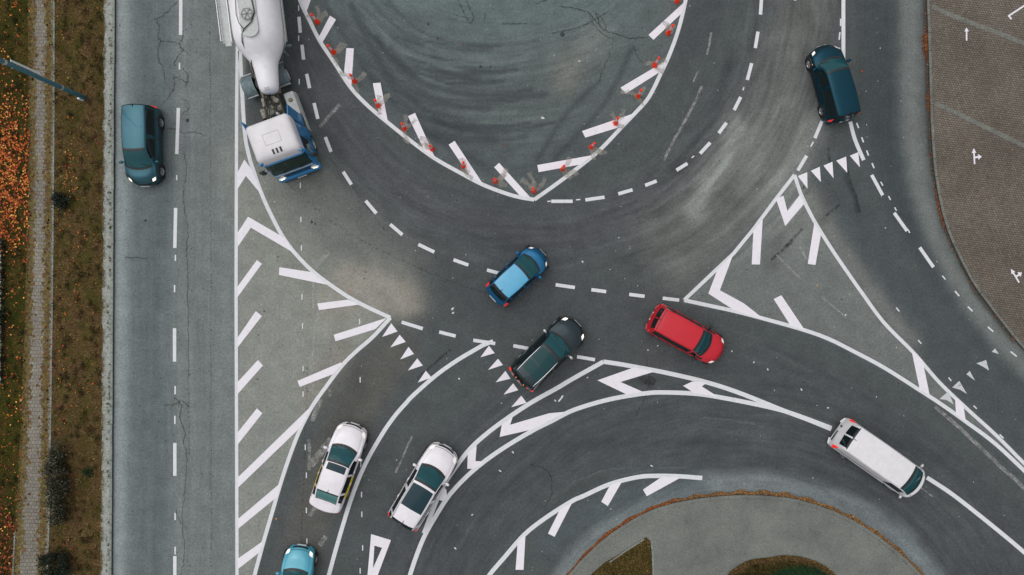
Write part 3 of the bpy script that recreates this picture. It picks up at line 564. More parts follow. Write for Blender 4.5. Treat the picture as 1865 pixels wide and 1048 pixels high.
# traffic island
kerb('island_kerb', ISLE, .20, .12, -1, 1.0, .006, 'concrete')
off = []
for i, p in enumerate(ISLE):
    q = ISLE[min(i + 1, len(ISLE) - 1)]; o_ = ISLE[max(i - 1, 0)]; dx, dy = q[0] - o_[0], q[1] - o_[1]; l = math.hypot(dx, dy); off.append((p[0] - dy / l * 7, p[1] + dx / l * 7))
sheet('island_paving', off + [(1760, 1500), (900, 1500)], .11, 'concrete')
TRI = [(1176, 977), (1184, 985), (1186, 1010), (1187, 1048), (1188, 1130), (1030, 1130), (1075, 1046), (1100, 1024), (1140, 1000)]
sheet('grass_bed', TRI, .122, 'lawn')
b = MB(); ribbon(b, [(1110, 1022), (1142, 1000), (1172, 981)], 2.6, .15); ribbon(b, [(1186, 986), (1188.5, 1012), (1189.5, 1048)], 3, .126); tag(b.build('bed_edging', M['kerbstone'], recalc=False), kind='structure')
MOUND = catmull([(1316, 1062), (1326, 1043), (1345, 1028), (1366, 1018), (1398, 1014), (1425, 1010), (1452, 1012), (1476, 1018), (1500, 1029), (1520, 1046), (1532, 1070)], 4)
sheet('grass_mound', MOUND + [(1540, 1130), (1310, 1130)], .122, 'lawn')

# ------------------------------------------------------------------ vehicles: lofted body shells
def pchip(x, Y, xi):
    x = np.asarray(x, float); Y = np.asarray(Y, float); h = np.diff(x)[:, None]; dl = np.diff(Y, axis=0) / h; m = np.zeros_like(Y)
    for i in range(1, len(x) - 1):
        a, b_ = dl[i - 1], dl[i]; w1 = 2 * h[i] + h[i - 1]; w2 = h[i] + 2 * h[i - 1]
        with np.errstate(divide='ignore', invalid='ignore'): mm = (w1 + w2) / (w1 / a + w2 / b_)
        m[i] = np.where(a * b_ > 0, mm, 0)
    m[0] = dl[0]; m[-1] = dl[-1]; xi = np.asarray(xi, float); k = np.clip(np.searchsorted(x, xi, side='right') - 1, 0, len(x) - 2)
    t = ((xi - x[k]) / np.diff(x)[k])[:, None]; hh = np.diff(x)[k][:, None]
    return Y[k] * (1 + 2 * t) * (1 - t) ** 2 + hh * m[k] * t * (1 - t) ** 2 + Y[k + 1] * t * t * (3 - 2 * t) + hh * m[k + 1] * t * t * (t - 1)
class Shell:
    """grid surface: u runs rear to front over named sections, v runs from the centre line over the roof edge (3) and the belt (4) to the sill (7)"""
    def __init__(s, secs, hw): s.names = [q[0] for q in secs]; s.K = np.array([q[1:] for q in secs], float); s.hw = hw; s.ui = np.arange(len(secs))
    def __getitem__(s, n): return s.names.index(n)
    def pt(s, us, vs):       # arrays of equal length -> points (right side: negative v mirrors)
        us = np.asarray(us, float); vs = np.asarray(vs, float); sg = np.sign(vs); va = np.abs(vs); p = pchip(s.ui, s.K, us)
        x, bow, zc, cr, wt, zb, wb, wm, zm, zl = p.T; n = len(us)
        yk = np.stack([0 * wt, .5 * wt, .86 * wt, wt, wb, wm, wm * .985, wm * .95, wm * .6], 0); zk = np.stack([zc, zc - .18 * cr, zc - .58 * cr, zc - cr, zb, zm, .45 * zm + .55 * zl, zl, zl - .02], 0)
        y = np.empty(n); z = np.empty(n)
        for j in range(n):
            r = pchip(np.arange(9), np.stack([yk[:, j], zk[:, j]], 1), [va[j]])[0]; y[j], z[j] = r
        y = y * np.where(sg == 0, 1, sg); x = x + bow * (np.abs(y) / s.hw) ** 2.2
        return np.stack([x, y, z], 1)
    def grid(s, us, vs):
        U, Vv = np.meshgrid(us, vs, indexing='ij'); return s.pt(U.ravel(), Vv.ravel()).reshape(len(us), len(vs), 3)
    def patch(s, mb, u0, u1, v0, v1, off=.004, mi=0, nu=6, nv=4, th=0.0):
        us = np.linspace(u0, u1, nu + 1); vs = np.linspace(v0, v1, nv + 1); G = s.grid(us, vs); e = 1e-3
        du = (s.grid(np.clip(us + e, 0, len(s.ui) - 1.0), vs) - s.grid(np.clip(us - e, 0, len(s.ui) - 1.0), vs)); dv = s.grid(us, vs + e) - s.grid(us, vs - e)
        nrm = np.cross(du, dv); nrm /= np.maximum(np.linalg.norm(nrm, axis=-1, keepdims=True), 1e-9); G = G + nrm * off
        mb.add(G.reshape(-1, 3), [(i * (nv + 1) + j, (i + 1) * (nv + 1) + j, (i + 1) * (nv + 1) + j + 1, i * (nv + 1) + j + 1) for i in range(nu) for j in range(nv)], mi); return mb
    def both(s, mb, u0, u1, v0, v1, **k): s.patch(mb, u0, u1, v0, v1, **k); s.patch(mb, u0, u1, -v1, -v0, **k); return mb
V_FINE = np.concatenate([np.linspace(0, 2, 7)[:-1], np.linspace(2, 3, 5)[:-1], np.linspace(3, 4, 6)[:-1], np.linspace(4, 8, 13)])
V_ALL = np.concatenate([-V_FINE[::-1][:-1], V_FINE]); NSUB = 6
def wheel_parts(root, x, y, r, w, rimmat='rim'):
    sd_ = 1 if y > 0 else -1; R = Matrix.Translation((x, y, r)) @ Matrix.Rotation(-sd_ * PI / 2, 4, 'X')
    b = MB(); b.lathe([(r * .62, -w / 2), (r * .9, -w / 2), (r * .985, -w * .36), (r, 0), (r * .985, w * .36), (r * .9, w / 2), (r * .66, w / 2), (r * .62, w * .40)], 28, R)
    t = b.build('wheel', M['tyre'], root, True)
    b = MB(); b.lathe([(r * .655, w * .44), (r * .62, w * .47), (r * .58, w * .36), (r * .2, w * .34), (.001, w * .36)], 28, R)
    for k in range(5):
        a = 2 * PI * k / 5; q = MB().box((r * .36, 0, w * .40), (r * .5, r * .15, .02)); q.xf(R @ Matrix.Rotation(a, 4, 'Z')); b.add(q.v, q.f)
    b.build('rim', M[rimmat], t, False)
def make_vehicle(name, center, heading, label, cat, paint, L, W, H, x_rt, x_wt, x_c, x_rb=None, x_tr=None, zcowl=1.0, zbelt=.92, roof=.68, nose=None,
                 doors=((.08, .92),), lights='lamp', tails='tail', rails=None, sunroof=None, quarter=True, extras=None, hoodz=.74, wb=None, rear_glass='glass_dark', van=False, bowc=-.30, bown=-.42, crown=.06, mirror=None, trim='black', side_u=None):
    hw = W / 2; x0, x1 = -L / 2, L / 2; hc = heading; c = P(*center)
    root = thing(name, (c.x, c.y, 0), math.atan2(-hc[1], hc[0]), label, cat); S = []
    S.append(('b0', x0 + .10, .20, .40, .02, .72 * hw, .37, .82 * hw, .88 * hw, .33, .26)); S.append(('b1', x0, .22, .60, .02, .76 * hw, .58, .88 * hw, .93 * hw, .52, .24))
    if x_tr is not None:
        S.append(('tr', x0 + .07, .20, .98, .04, .66 * hw, .90, .86 * hw, .95 * hw, .74, .22)); S.append(('rb', x_rb, -.10, 1.05, .05, .68 * hw, .95, .88 * hw, .985 * hw, .74, .21))
    else: S.append(('rb', x_rb if x_rb is not None else x0 + .09, .17, zcowl - .02, .03, .74 * hw, zbelt + .01, .90 * hw, .965 * hw, .72, .22))
    S.append(('rt', x_rt, .08 if x_tr is None else -.02, H - .05, crown, (roof - .03) * hw, zbelt + .03, .915 * hw, .995 * hw, .74, .21))
    S.append(('md', (x_rt + x_wt) / 2, 0, H, crown, roof * hw, zbelt + .01, .93 * hw, hw, .72, .20)); S.append(('wt', x_wt, -.13, H - .045, crown + .01, (roof - .02) * hw, zbelt, .93 * hw, hw, .72, .20))
    S.append(('cw', x_c, bowc, zcowl, .07, .80 * hw, zbelt - .03, .925 * hw, .99 * hw, .70, .20)); xm = x_c + (x1 - x_c) * .5
    S.append(('h1', xm, bowc - .02, (zcowl + hoodz) / 2 + .06, .09, .76 * hw, (zbelt + hoodz) / 2 - .03, .90 * hw, .975 * hw, .66, .20))
    S.append(('h2', x1 - .15, bown + .06, hoodz, .07, .66 * hw, hoodz - .09, .82 * hw, .91 * hw, .58, .20)); S.append(('n1', x1 - .03, bown, hoodz - .15, .03, .64 * hw, hoodz - .20, .78 * hw, .86 * hw, .48, .20))
    S.append(('n2', x1, bown, .44, .02, .62 * hw, .41, .76 * hw, .84 * hw, .38, .20)); S.append(('n3', x1 - .06, bown + .03, .26, .01, .58 * hw, .25, .72 * hw, .80 * hw, .24, .19))
    s = Shell(S, hw); n = len(S); us = np.linspace(0, n - 1, (n - 1) * NSUB + 1); G = s.grid(us, V_ALL); nv = len(V_ALL)
    RB, RT, MD, WT, CW = s['rb'], s['rt'], s['md'], s['wt'], s['cw']; uc = (us[:-1] + us[1:]) / 2; vc = np.abs((V_ALL[:-1] + V_ALL[1:]) / 2)
    sets = {'body': [], 'windscreen': [], 'rear_window': [], 'side_window_l': [], 'side_window_r': []}
    su = side_u if side_u else ([(RB + .35, RT - .0), (RT + .12, MD + .40), (MD + .56, WT + .55)] if not van else [(MD + .62, WT + .5)])
    for i, u in enumerate(uc):
        for j, v in enumerate(vc):
            k = 'body'
            if WT + .05 < u < CW - .05 and v < 2.72: k = 'windscreen'
            elif RB + .12 < u < RT - .05 and v < (2.5 if not van else 2.1) and rear_glass: k = 'rear_window'
            elif 3.18 < v < 4.0 and any(a < u < e for a, e in su): k = 'side_window_l' if V_ALL[j] > 0 else 'side_window_r'
            sets[k].append((i * nv + j, (i + 1) * nv + j, (i + 1) * nv + j + 1, i * nv + j + 1))
    flat = G.reshape(-1, 3)
    sets['body'] += [tuple(range(nv)), tuple(range((len(us) - 1) * nv, len(us) * nv))[::-1]]      # closed bumper ends
    def part(nm, fs, mat, parent=root):
        if not fs: return None
        ids = sorted({q for f in fs for q in f}); mp = {q: i for i, q in enumerate(ids)}; b = MB(); b.add(flat[ids], [tuple(mp[q] for q in f) for f in fs]); return b.build(nm, M[mat], parent, True, recalc=False)
    body = part('body', sets['body'], paint); part('windscreen', sets['windscreen'], 'glass'); part('rear_window', sets['rear_window'], rear_glass or 'glass_dark')
    part('side_window', sets['side_window_l'], 'glass_dark'); part('side_window', sets['side_window_r'], 'glass_dark')
    # seals, gaps and trims sunk into the body part
    tr = MB(); e = .003
    s.patch(tr, CW - .14, CW + .03, -2.72, 2.72, off=.012, nv=16, nu=2); s.patch(tr, WT - .02, WT + .10, -2.72, 2.72, off=.012, nv=16, nu=2)
    s.both(tr, WT + .02, CW - .02, 2.64, 2.76, off=.010, nu=10, nv=1)
    s.both(tr, RB + .1, CW - .15, 3.98, 4.10, off=e, nu=18, nv=1)
    if x_tr is not None: s.patch(tr, RB + .06, RB + .16, -2.5, 2.5, off=e, nv=12, nu=1); s.patch(tr, RT - .10, RT - .01, -2.5, 2.5, off=e, nv=12, nu=1); s.both(tr, RB + .1, RT - .04, 2.46, 2.60, off=e, nu=6, nv=1)
    if rear_glass and x_tr is None: s.patch(tr, RT - .12, RT - .02, -2.5, 2.5, off=e, nv=12, nu=1)
    for u in (RT + .55, MD + .48):
        if not van: s.both(tr, u - .018, u + .018, 4.1, 6.8, off=.0015, nu=1, nv=8)
    s.both(tr, WT + .78, WT + .80, 4.2, 6.8, off=.0015, nu=1, nv=8)
    s.both(tr, CW + .02, s['h2'] - .05, 2.92, 2.97, off=.0015, nu=10, nv=1)                       # bonnet shut line
    s.patch(tr, s['h2'] + .0, s['h2'] + .10, -2.9, 2.9, off=.0015, nu=1, nv=14)
    s.both(tr, RT - .1, WT + .05, 2.80, 2.86, off=.0015, nu=10, nv=1)                             # roof channels
    s.both(tr, RB, CW + 1, 6.75, 7.1, off=e, nu=14, nv=1)                                           # sills
    if x_tr is not None: s.patch(tr, s['tr'] + .05, s['tr'] + .11, -2.8, 2.8, off=.0015, nu=1, nv=10)
    tr.build('trim', M[trim], body, False, recalc=False)
    g_ = MB(); s.patch(g_, s['n1'] - .45, s['n1'] + .35, -1.6, 1.6, off=.006, nu=3, nv=10); g_.build('grille', M['black'], root, False, recalc=False)
    for sg in (1, -1):
        q = MB(); va, vb = (2.62, 4.02)
        s.patch(q, s['h2'] - .40, s['h2'] + .55, va if sg > 0 else -vb, vb if sg > 0 else -va, off=.008, nu=6, nv=5); o = q.build('headlight', M['lamp'], root, True, recalc=False)
        if lights == 'lamp_on':
            q = MB(); s.patch(q, s['h2'] - .25, s['h2'] + .4, 2.8 if sg > 0 else -3.7, 3.7 if sg > 0 else -2.8, off=.013, nu=3, nv=3); q.build('lamp_lens', M['lamp_on'], o, True, recalc=False)
        q = MB(); ua, ub = (s['b1'] + .30, s['tr'] + .06) if x_tr is not None else (s['b1'] + .45, RB + .42)
        s.patch(q, ua, ub, 3.45 if sg > 0 else -4.9, 4.9 if sg > 0 else -3.45, off=.012, nu=5, nv=6); q.build('tail_light', M[tails], root, True, recalc=False)
        # door mirror
        pm = s.pt([WT + .72], [4.0 * sg])[0]; q = MB(); bm = bmesh.new(); bmesh.ops.create_icosphere(bm, subdivisions=2, radius=1)
        q.add([(v.co.x * .085 + pm[0] + .02, v.co.y * .125 + pm[1] + sg * .14, v.co.z * .085 + pm[2] + .07) for v in bm.verts], [[v.index for v in f.verts] for f in bm.faces]); bm.free()
        q.box((pm[0], pm[1] + sg * .03, pm[2] + .02), (.06, .1, .04), 0); q.build('door_mirror', M[mirror or paint], root, True)
        for u in ((RT + .62, MD + .55) if not van else (MD + .75,)):
            q = MB(); ph = s.pt([u + .12], [4.6 * sg])[0]; q.box((ph[0], ph[1] + sg * .012, ph[2]), (.17, .03, .03), bev=.01); q.build('door_handle', M[paint if not van else 'black'], root)
        if rails:
            q = MB(); pts = s.pt(np.linspace(RT - .12, WT - .08, 12), np.full(12, 2.86 * sg)); pts[:, 2] += .055; pts[0, 2] -= .05; pts[-1, 2] -= .05; q.tube(pts, .022, 8); q.build('roof_rail', M[rails], root, True)
        # wiper
        a = s.pt([CW - .12], [-.2 + .9 * sg - .25])[0]; e2 = s.pt([CW - .30], [2.0 * sg - .2 - .4])[0]
    for va, vb in ((1.9, .55), (-.1, -1.7)):
        q = MB(); pts = s.pt(np.linspace(CW - .10, CW - .34, 5), np.linspace(va, vb, 5)); pts[:, 2] += .02; q.tube(pts, .011, 6); q.build('wiper', M['black'], root)
    q = MB(); px = s.pt([RT + .12], [0.0])[0]; q.add([(px[0] - .12, -.02, px[2] - .01), (px[0] + .12, -.012, px[2] - .01), (px[0] + .12, .012, px[2] - .01), (px[0] - .12, .02, px[2] - .01), (px[0] - .12, 0, px[2] + .07)], [(0, 1, 4), (1, 2, 4), (2, 3, 4), (3, 0, 4)]); q.build('antenna', M['black'], root)
    if sunroof:
        q = MB(); a, e_, v = sunroof; s.patch(q, a, e_, -v, v, off=.006, nu=6, nv=8); q.build('sunroof', M['sunroof'], root, True, recalc=False)
    q = MB(); pn = s.pt([s['n2'] - .1], [0.0])[0]; q.box((pn[0] + .012, 0, .42), (.015, .5, .11), ry=-.1); q.build('number_plate', M['white_plate'], root)
    q = MB(); q.box((x0 + (.02 if x_tr is None else .0), 0, .62 if x_tr is not None else .66), (.02, .5, .11), ry=.2); q.build('number_plate', M['white_plate'], root)
    q = MB(); q.box((.0, 0, .18), (L - .55, W * .88, .12)); q.build('underbody', M['dark'], root)
    # cabin seen through the glass
    q = MB(); q.box(((x_wt + x_c) / 2 + (x_c - x_wt) * .28, 0, zcowl - .13), ((x_c - x_wt) * .5, W * .72, .12), bev=.05); q.build('dashboard', M['interior'], root)
    q = MB(); xs_ = x_wt + .12; R = Matrix.Translation((xs_ + .22, .36, zcowl - .06)) @ Matrix.Rotation(-1.1, 4, 'Y'); q.tube([R @ Vector((.18 * math.cos(a), .18 * math.sin(a), 0)) for a in np.linspace(0, 2 * PI, 20)], .018, 6); q.build('steering_wheel', M['black'], root)
    for sg in (1, -1):
        q = MB(); q.box((xs_ - .12, sg * .36, .46), (.5, .48, .16), bev=.05); q.box((xs_ - .38, sg * .36, .80), (.14, .46, .62), ry=-.2, bev=.06); q.box((xs_ - .46, sg * .36, min(1.2, H - .3)), (.10, .26, .18), bev=.05); q.build('front_seat', M['seat'], root)
    if not van and x_rt < -1.0:
        q = MB(); q.box((x_wt - 1.0, 0, .46), (.5, W * .7, .16), bev=.05); q.box((x_wt - 1.28, 0, .80), (.14, W * .7, .58), ry=-.2, bev=.06); q.build('rear_seat', M['seat'], root)
    wbs = wb or L * .6; xf_ = x1 - (L - wbs) * .46; r = .315 if H < 1.58 else .345
    for x in (xf_, xf_ - wbs):
        for sg in (1, -1):
            wheel_parts(root, x, sg * (hw - .10), r, .21)
            R = Matrix.Translation((x, sg * (hw - .16), r)) @ Matrix.Rotation(-sg * PI / 2, 4, 'X'); q = MB(); q.lathe([(r + .07, .0), (r + .065, .168), (r - .02, .17)], 28, R); q.build('wheel_arch', M['black'], root, True)
    if extras: extras(s, root, body)
    return root
M['p_slate'] = car_paint('slate_blue_paint', lin((44, 88, 100)), .75, .36, .35); M['p_navy'] = car_paint('navy_paint', lin((0, 56, 72)), .7, .36, .1)
M['p_blue'] = car_paint('blue_paint', lin((16, 104, 150)), .55, .34, .4); M['p_blackgreen'] = car_paint('black_paint', lin((26, 46, 52)), .5, .32, .5)
M['p_red'] = car_paint('red_paint', lin((196, 8, 34)), 0, .42, .25); M['p_white'] = car_paint('white_paint', (.78, .74, .77), 0, .4); M['p_van'] = car_paint('van_white_paint', (.75, .73, .74), 0, .45, .4)
M['p_teal'] = car_paint('turquoise_paint', lin((66, 160, 182)), .1, .3); M['yellow'] = plain('yellow_vinyl', (.80, .58, .02), .4)

def x_minivan(s, root, body):
    pass
make_vehicle('minivan', (271, 269), (.018, 1), 'slate blue minivan with lit headlights driving beside the grass verge kerb', 'minivan', 'p_slate', 4.45, 1.80, 1.64, -1.95, .40, 1.42, roof=.70, zcowl=1.06, zbelt=.98, lights='lamp_on', tails='tail_on', hoodz=.80, wb=2.7)
def x_navy(s, root, body):
    q = MB(); pm = s.pt([s['cw'] + .5], [4.9])[0]; q.box((pm[0], pm[1] + .005, pm[2]), (.07, .02, .035)); q.build('side_indicator', M['amber'], root)
make_vehicle('hatchback', (1508, 158), (-.262, -.965), 'dark navy hatchback turning at the top right beside the white lane line', 'car', 'p_navy', 4.35, 1.78, 1.56, -1.95, .45, 1.32, roof=.70, hoodz=.76, tails='tail_on', wb=2.68, extras=x_navy)
def x_bluehatch(s, root, body):
    q = MB(); s.patch(q, s['rt'] + .0, s['wt'] - .05, -2.7, 2.7, off=.004, nu=8, nv=10); q.build('roof_sky_sheen', M['p_sky_sheen'], root, True, recalc=False, label='sky reflection painted on the blue roof')  # sheet over the blue roof that carries a painted sky reflection
M['p_sky_sheen'] = car_paint('painted_sky_sheen', lin((88, 168, 204)), .0, .34, .3)  # body blue lightened: the sky's reflection is put into the colour
make_vehicle('hatchback', (942.5, 502.5), (.735, -.678), 'small bright blue hatchback with sky sheen painted on roof crossing the middle of the junction', 'car', 'p_blue', 3.78, 1.66, 1.50, -1.22, .36, 1.22, x_rb=-1.66, roof=.74, zcowl=1.0, hoodz=.76, wb=2.36, extras=x_bluehatch)
def x_bsuv(s, root, body):
    q = MB(); s.patch(q, s['md'] + .05, s['wt'] - .12, -2.0, 2.0, off=.006, nu=5, nv=6); s.patch(q, s['rt'] + .42, s['md'] - .03, -2.0, 2.0, off=.006, nu=5, nv=6); q.build('glass_roof', M['sunroof_t'], root, True, recalc=False)
    for k, v in enumerate((-1.6, -.7, .2, 1.0, 1.8)):
        q = MB(); p = s.pt([s['rb'] + .35], [v])[0]; q.box((p[0] - .02, p[1], p[2] + .015), (.05, .06, .03), bev=.012); q.build('rear_lamp', M['amber' if k % 2 else 'tail_on'], root)
M['sunroof_t'] = plain('roof_glass_teal', (.010, .05, .055), .12, 0, 0, spec=.25)
make_vehicle('sport_utility_car', (997, 641), (.715, -.70), 'black estate car with silver roof rails passing the give way triangles', 'car', 'p_blackgreen', 4.62, 1.88, 1.70, -1.82, .22, 1.16, roof=.70, lights='lamp_on', zcowl=1.08, zbelt=1.0, hoodz=.84, rails='chrome', tails='tail_on', mirror='silver', wb=2.7, extras=x_bsuv)
def x_red(s, root, body):
    q = MB(); RB, RT = s['rb'], s['rt']; s.patch(q, RB + .1, RT - .05, -.10, .10, off=.008, nu=4, nv=2); q.build('window_pillar', M['p_red'], root, False, recalc=False)
    q = MB(); s.patch(q, RT + .16, RT + .20, -2.2, 2.2, off=.003, nu=1, nv=10); q.build('roof_seam', M['black'], body, False, recalc=False)
    q = MB(); pm = s.pt([s['wt'] + .35], [1.0])[0]
    for k in range(3):
        p = s.pt([s['wt'] + .3], [-1.2 - .5 * k])[0]; q.box((p[0] - .02, p[1], p[2] - .10), (.10, .07, .03), rz=.4)
    q.build('papers', M['pale'], root)
make_vehicle('people_carrier', (1245, 609), (.878, .478), 'red high roofed van style car pointing to the lower right in the junction', 'car', 'p_red', 4.42, 1.78, 1.80, -1.96, .46, 1.28, roof=.74, zcowl=1.06, zbelt=.98, hoodz=.80, lights='lamp', rear_glass='glass_dark', mirror='black', wb=2.7, bowc=-.34, extras=x_red,
             side_u=[(4 - .9 + .1, 5.0), (5.1, 6.5)])
def x_van(s, root, body):
    q = MB(); RB, RT = s['rb'], s['rt']; s.patch(q, RB + .1, RT, -.12, .12, off=.008, nu=4, nv=2); q.build('door_post', M['p_van'], root, False, recalc=False)
    q = MB()
    for k in range(9): s.patch(q, RT + .12 + .2 * k, RT + .16 + .2 * k, -2.3, 2.3, off=.005, nu=1, nv=10)
    q.build('roof_rib', M['p_van'], body, False, recalc=False)
    q = MB(); p = s.pt([s['b1'] + .35], [0.0])[0]; q.box((p[0] - .03, -.32, .75), (.03, .62, .09)); q.box((p[0] - .03, .30, .80), (.04, .12, .10)); q.build('rear_handle', M['dark'], root)
    q = MB(); s.both(q, RB + .3, s['md'] + .55, 4.25, 4.32, off=.006, nu=10, nv=1); q.build('door_rail', M['dark'], root, False, recalc=False)
make_vehicle('delivery_van', (1588, 831), (.818, .575), 'white delivery van with dark rear windows driving to the lower right', 'van', 'p_van', 5.5, 1.90, 1.98, -2.40, 1.20, 2.26, x_rb=-2.66, roof=.80, zcowl=1.22, zbelt=1.08, hoodz=.92, van=True, mirror='silver', wb=3.2, bowc=-.30, bown=-.34, crown=.05, tails='tail_on', extras=x_van)
def x_sedan(s, root, body):
    for sg in (1, -1):
        q = MB(); a, e = s['rt'] - .25, s['md'] + .25; s.patch(q, a, e, 4.10 if sg > 0 else -5.6, 5.6 if sg > 0 else -4.10, off=.010, nu=8, nv=4); q.build('door_sticker', M['yellow'], root, True, recalc=False, label='yellow sticker on the rear door')
make_vehicle('sedan', (622.5, 846), (.338, -.941), 'white saloon with yellow rear door stickers and small dark sunroof', 'car', 'p_white', 4.98, 1.86, 1.47, -1.20, .44, 1.36, x_rb=-1.86, x_tr=True, roof=.72, zcowl=.97, zbelt=.92, hoodz=.72, lights='lamp', wb=2.8, rear_glass='glass_pale', sunroof=(5.45, 5.93, 1.75), extras=x_sedan, bowc=-.36)
make_vehicle('sport_utility_car', (775, 879), (.515, -.857), 'white estate car with large dark panoramic roof behind the black one', 'car', 'p_white', 4.92, 1.92, 1.68, -1.98, .38, 1.30, roof=.74, zcowl=1.06, zbelt=.98, hoodz=.82, rails='silver', tails='tail_on', wb=2.8, sunroof=(3.75, 4.85, 2.1), bowc=-.36)
make_vehicle('compact_car', (545, 1055), (.13, -.99), 'turquoise car with lit headlights half out of the bottom edge', 'car', 'p_teal', 4.15, 1.74, 1.46, -1.5, .3, 1.0, roof=.70, lights='lamp_on', hoodz=.72, wb=2.5)

# ------------------------------------------------------------------ articulated silo tanker
M['cab_white'] = car_paint('cab_white', (.66, .63, .65), 0, .4, .4); M['cab_blue'] = car_paint('cab_blue', lin((0, 116, 172)), .0, .4, .4); M['tank'] = car_paint('tank_white', (.86, .84, .86), 0, .5, .4)
M['deck'] = plain('deck_grey', (.50, .51, .50), .7, var=.12); M['dirty'] = plain('dirty_steel', (.17, .15, .11), .8, var=.4, vscale=4); M['dirty_l'] = plain('dusty_metal', (.27, .25, .20), .8, var=.4, vscale=7); M['guard'] = plain('mudguard_grey', (.13, .18, .19), .6, var=.3)
M['grey_lt'] = plain('light_grey_metal', (.40, .41, .40), .55, var=.15)
ct = P(553, 319); head = math.atan2(-.938, .346); truck = thing('tanker_truck', (ct.x, ct.y, 0), head, 'white silo tanker truck with blue and white cab and lit headlights', 'truck')
def rring(xr, xf, w, r, z, n=6):       # rounded rectangle ring at height z
    o = []
    for cx, cy, a0 in ((xf - r, w - r, 0), (xr + r, w - r, 90), (xr + r, -w + r, 180), (xf - r, -w + r, 270)):
        for k in range(n + 1):
            a = math.radians(a0 + 90 * k / n); o.append((cx + r * math.cos(a), cy + r * math.sin(a), z))
    return o
def loft(rings, pick=None, cap=False):
    b = MB(); n = len(rings[0]); vs = [p for q in rings for p in q]; fs = []
    for i in range(len(rings) - 1):
        for k in range(n):
            f = (i * n + k, i * n + (k + 1) % n, (i + 1) * n + (k + 1) % n, (i + 1) * n + k); ctr = [sum(vs[q][d] for q in f) / 4 for d in range(3)]
            if pick is None or pick(ctr, i): fs.append(f)
    if cap: fs.append(tuple((len(rings) - 1) * n + k for k in range(n)))
    ids = sorted({q for f in fs for q in f}); mp = {q: i for i, q in enumerate(ids)}
    return b.add([vs[q] for q in ids], [tuple(mp[q] for q in f) for f in fs])
# cab: x = 0 at the bumper, rear wall at -2.25
rg = [rring(-2.2, -.02, 1.22, .22, .95), rring(-2.2, 0, 1.24, .24, 1.3), rring(-2.2, -.01, 1.24, .24, 1.62), rring(-2.2, -.03, 1.235, .24, 1.72), rring(-2.2, -.16, 1.20, .26, 2.35), rring(-2.2, -.30, 1.17, .26, 2.85), rring(-2.2, -.33, 1.165, .26, 2.98)]
isw = lambda c_, i: 3 <= i <= 4 and c_[0] > -.45 and abs(c_[1]) < 1.10
iss = lambda c_, i: 3 <= i <= 4 and -1.35 < c_[0] < -.45
sub = []
for a, e in zip(rg[:-1], rg[1:]): sub.append(a)
sub.append(rg[-1])
loft(sub, lambda c_, i: not isw(c_, i)).build('cab_body', M['cab_blue'], truck, True)
loft(sub, isw).build('windscreen', M['glass_cab'], truck, True)
for sg in (1, -1):
    q = MB(); q.add([(-.50, sg * 1.247, 1.74), (-1.25, sg * 1.247, 1.74), (-1.25, sg * 1.195, 2.80), (-.62, sg * 1.195, 2.80)], [(0, 1, 2, 3)]); q.build('side_window', M['glass_dark'], truck)
    q = MB(); q.box((-.72, sg * 1.252, 1.45), (.02, .012, 1.0)); q.box((-1.4, sg * 1.252, 1.45), (.02, .012, 1.0)); q.box((-1.25, sg * 1.262, 1.45), (.2, .04, .05)); q.build('door_handle', M['black'], truck)
roofr = [rring(-2.22, -.31, 1.18, .18, 2.98), rring(-2.28, -.34, 1.18, .18, 3.25), rring(-2.30, -.40, 1.16, .18, 3.52), rring(-2.30, -.48, 1.12, .18, 3.64), rring(-2.24, -.62, 1.02, .18, 3.70), rring(-2.1, -.9, .8, .16, 3.72)]
roof_o = loft(roofr, None, True).build('cab_roof', M['cab_white'], truck, True)
q = MB()
for a, e in (((-1.05, -.42), (-1.62, -.42)), ((-1.05, .42), (-1.62, .42)), ((-1.05, -.42), (-1.05, .42)), ((-1.62, -.42), (-1.62, .42))): q.tube([(a[0], a[1], 3.722), (e[0], e[1], 3.722)], .012, 6)
q.build('roof_hatch', M['deck'], truck)
for y in (-.17, .03, .23):
    q = MB(); q.box((-.66, y, 3.70), (.26, .10, .06), ry=.12, bev=.02); q.build('roof_light', M['black'], roof_o)
q = MB(); q.box((-.30, 0, 3.02), (.10, 2.1, .09), bev=.02); q.build('roof_edge_strip', M['cab_blue'], truck)
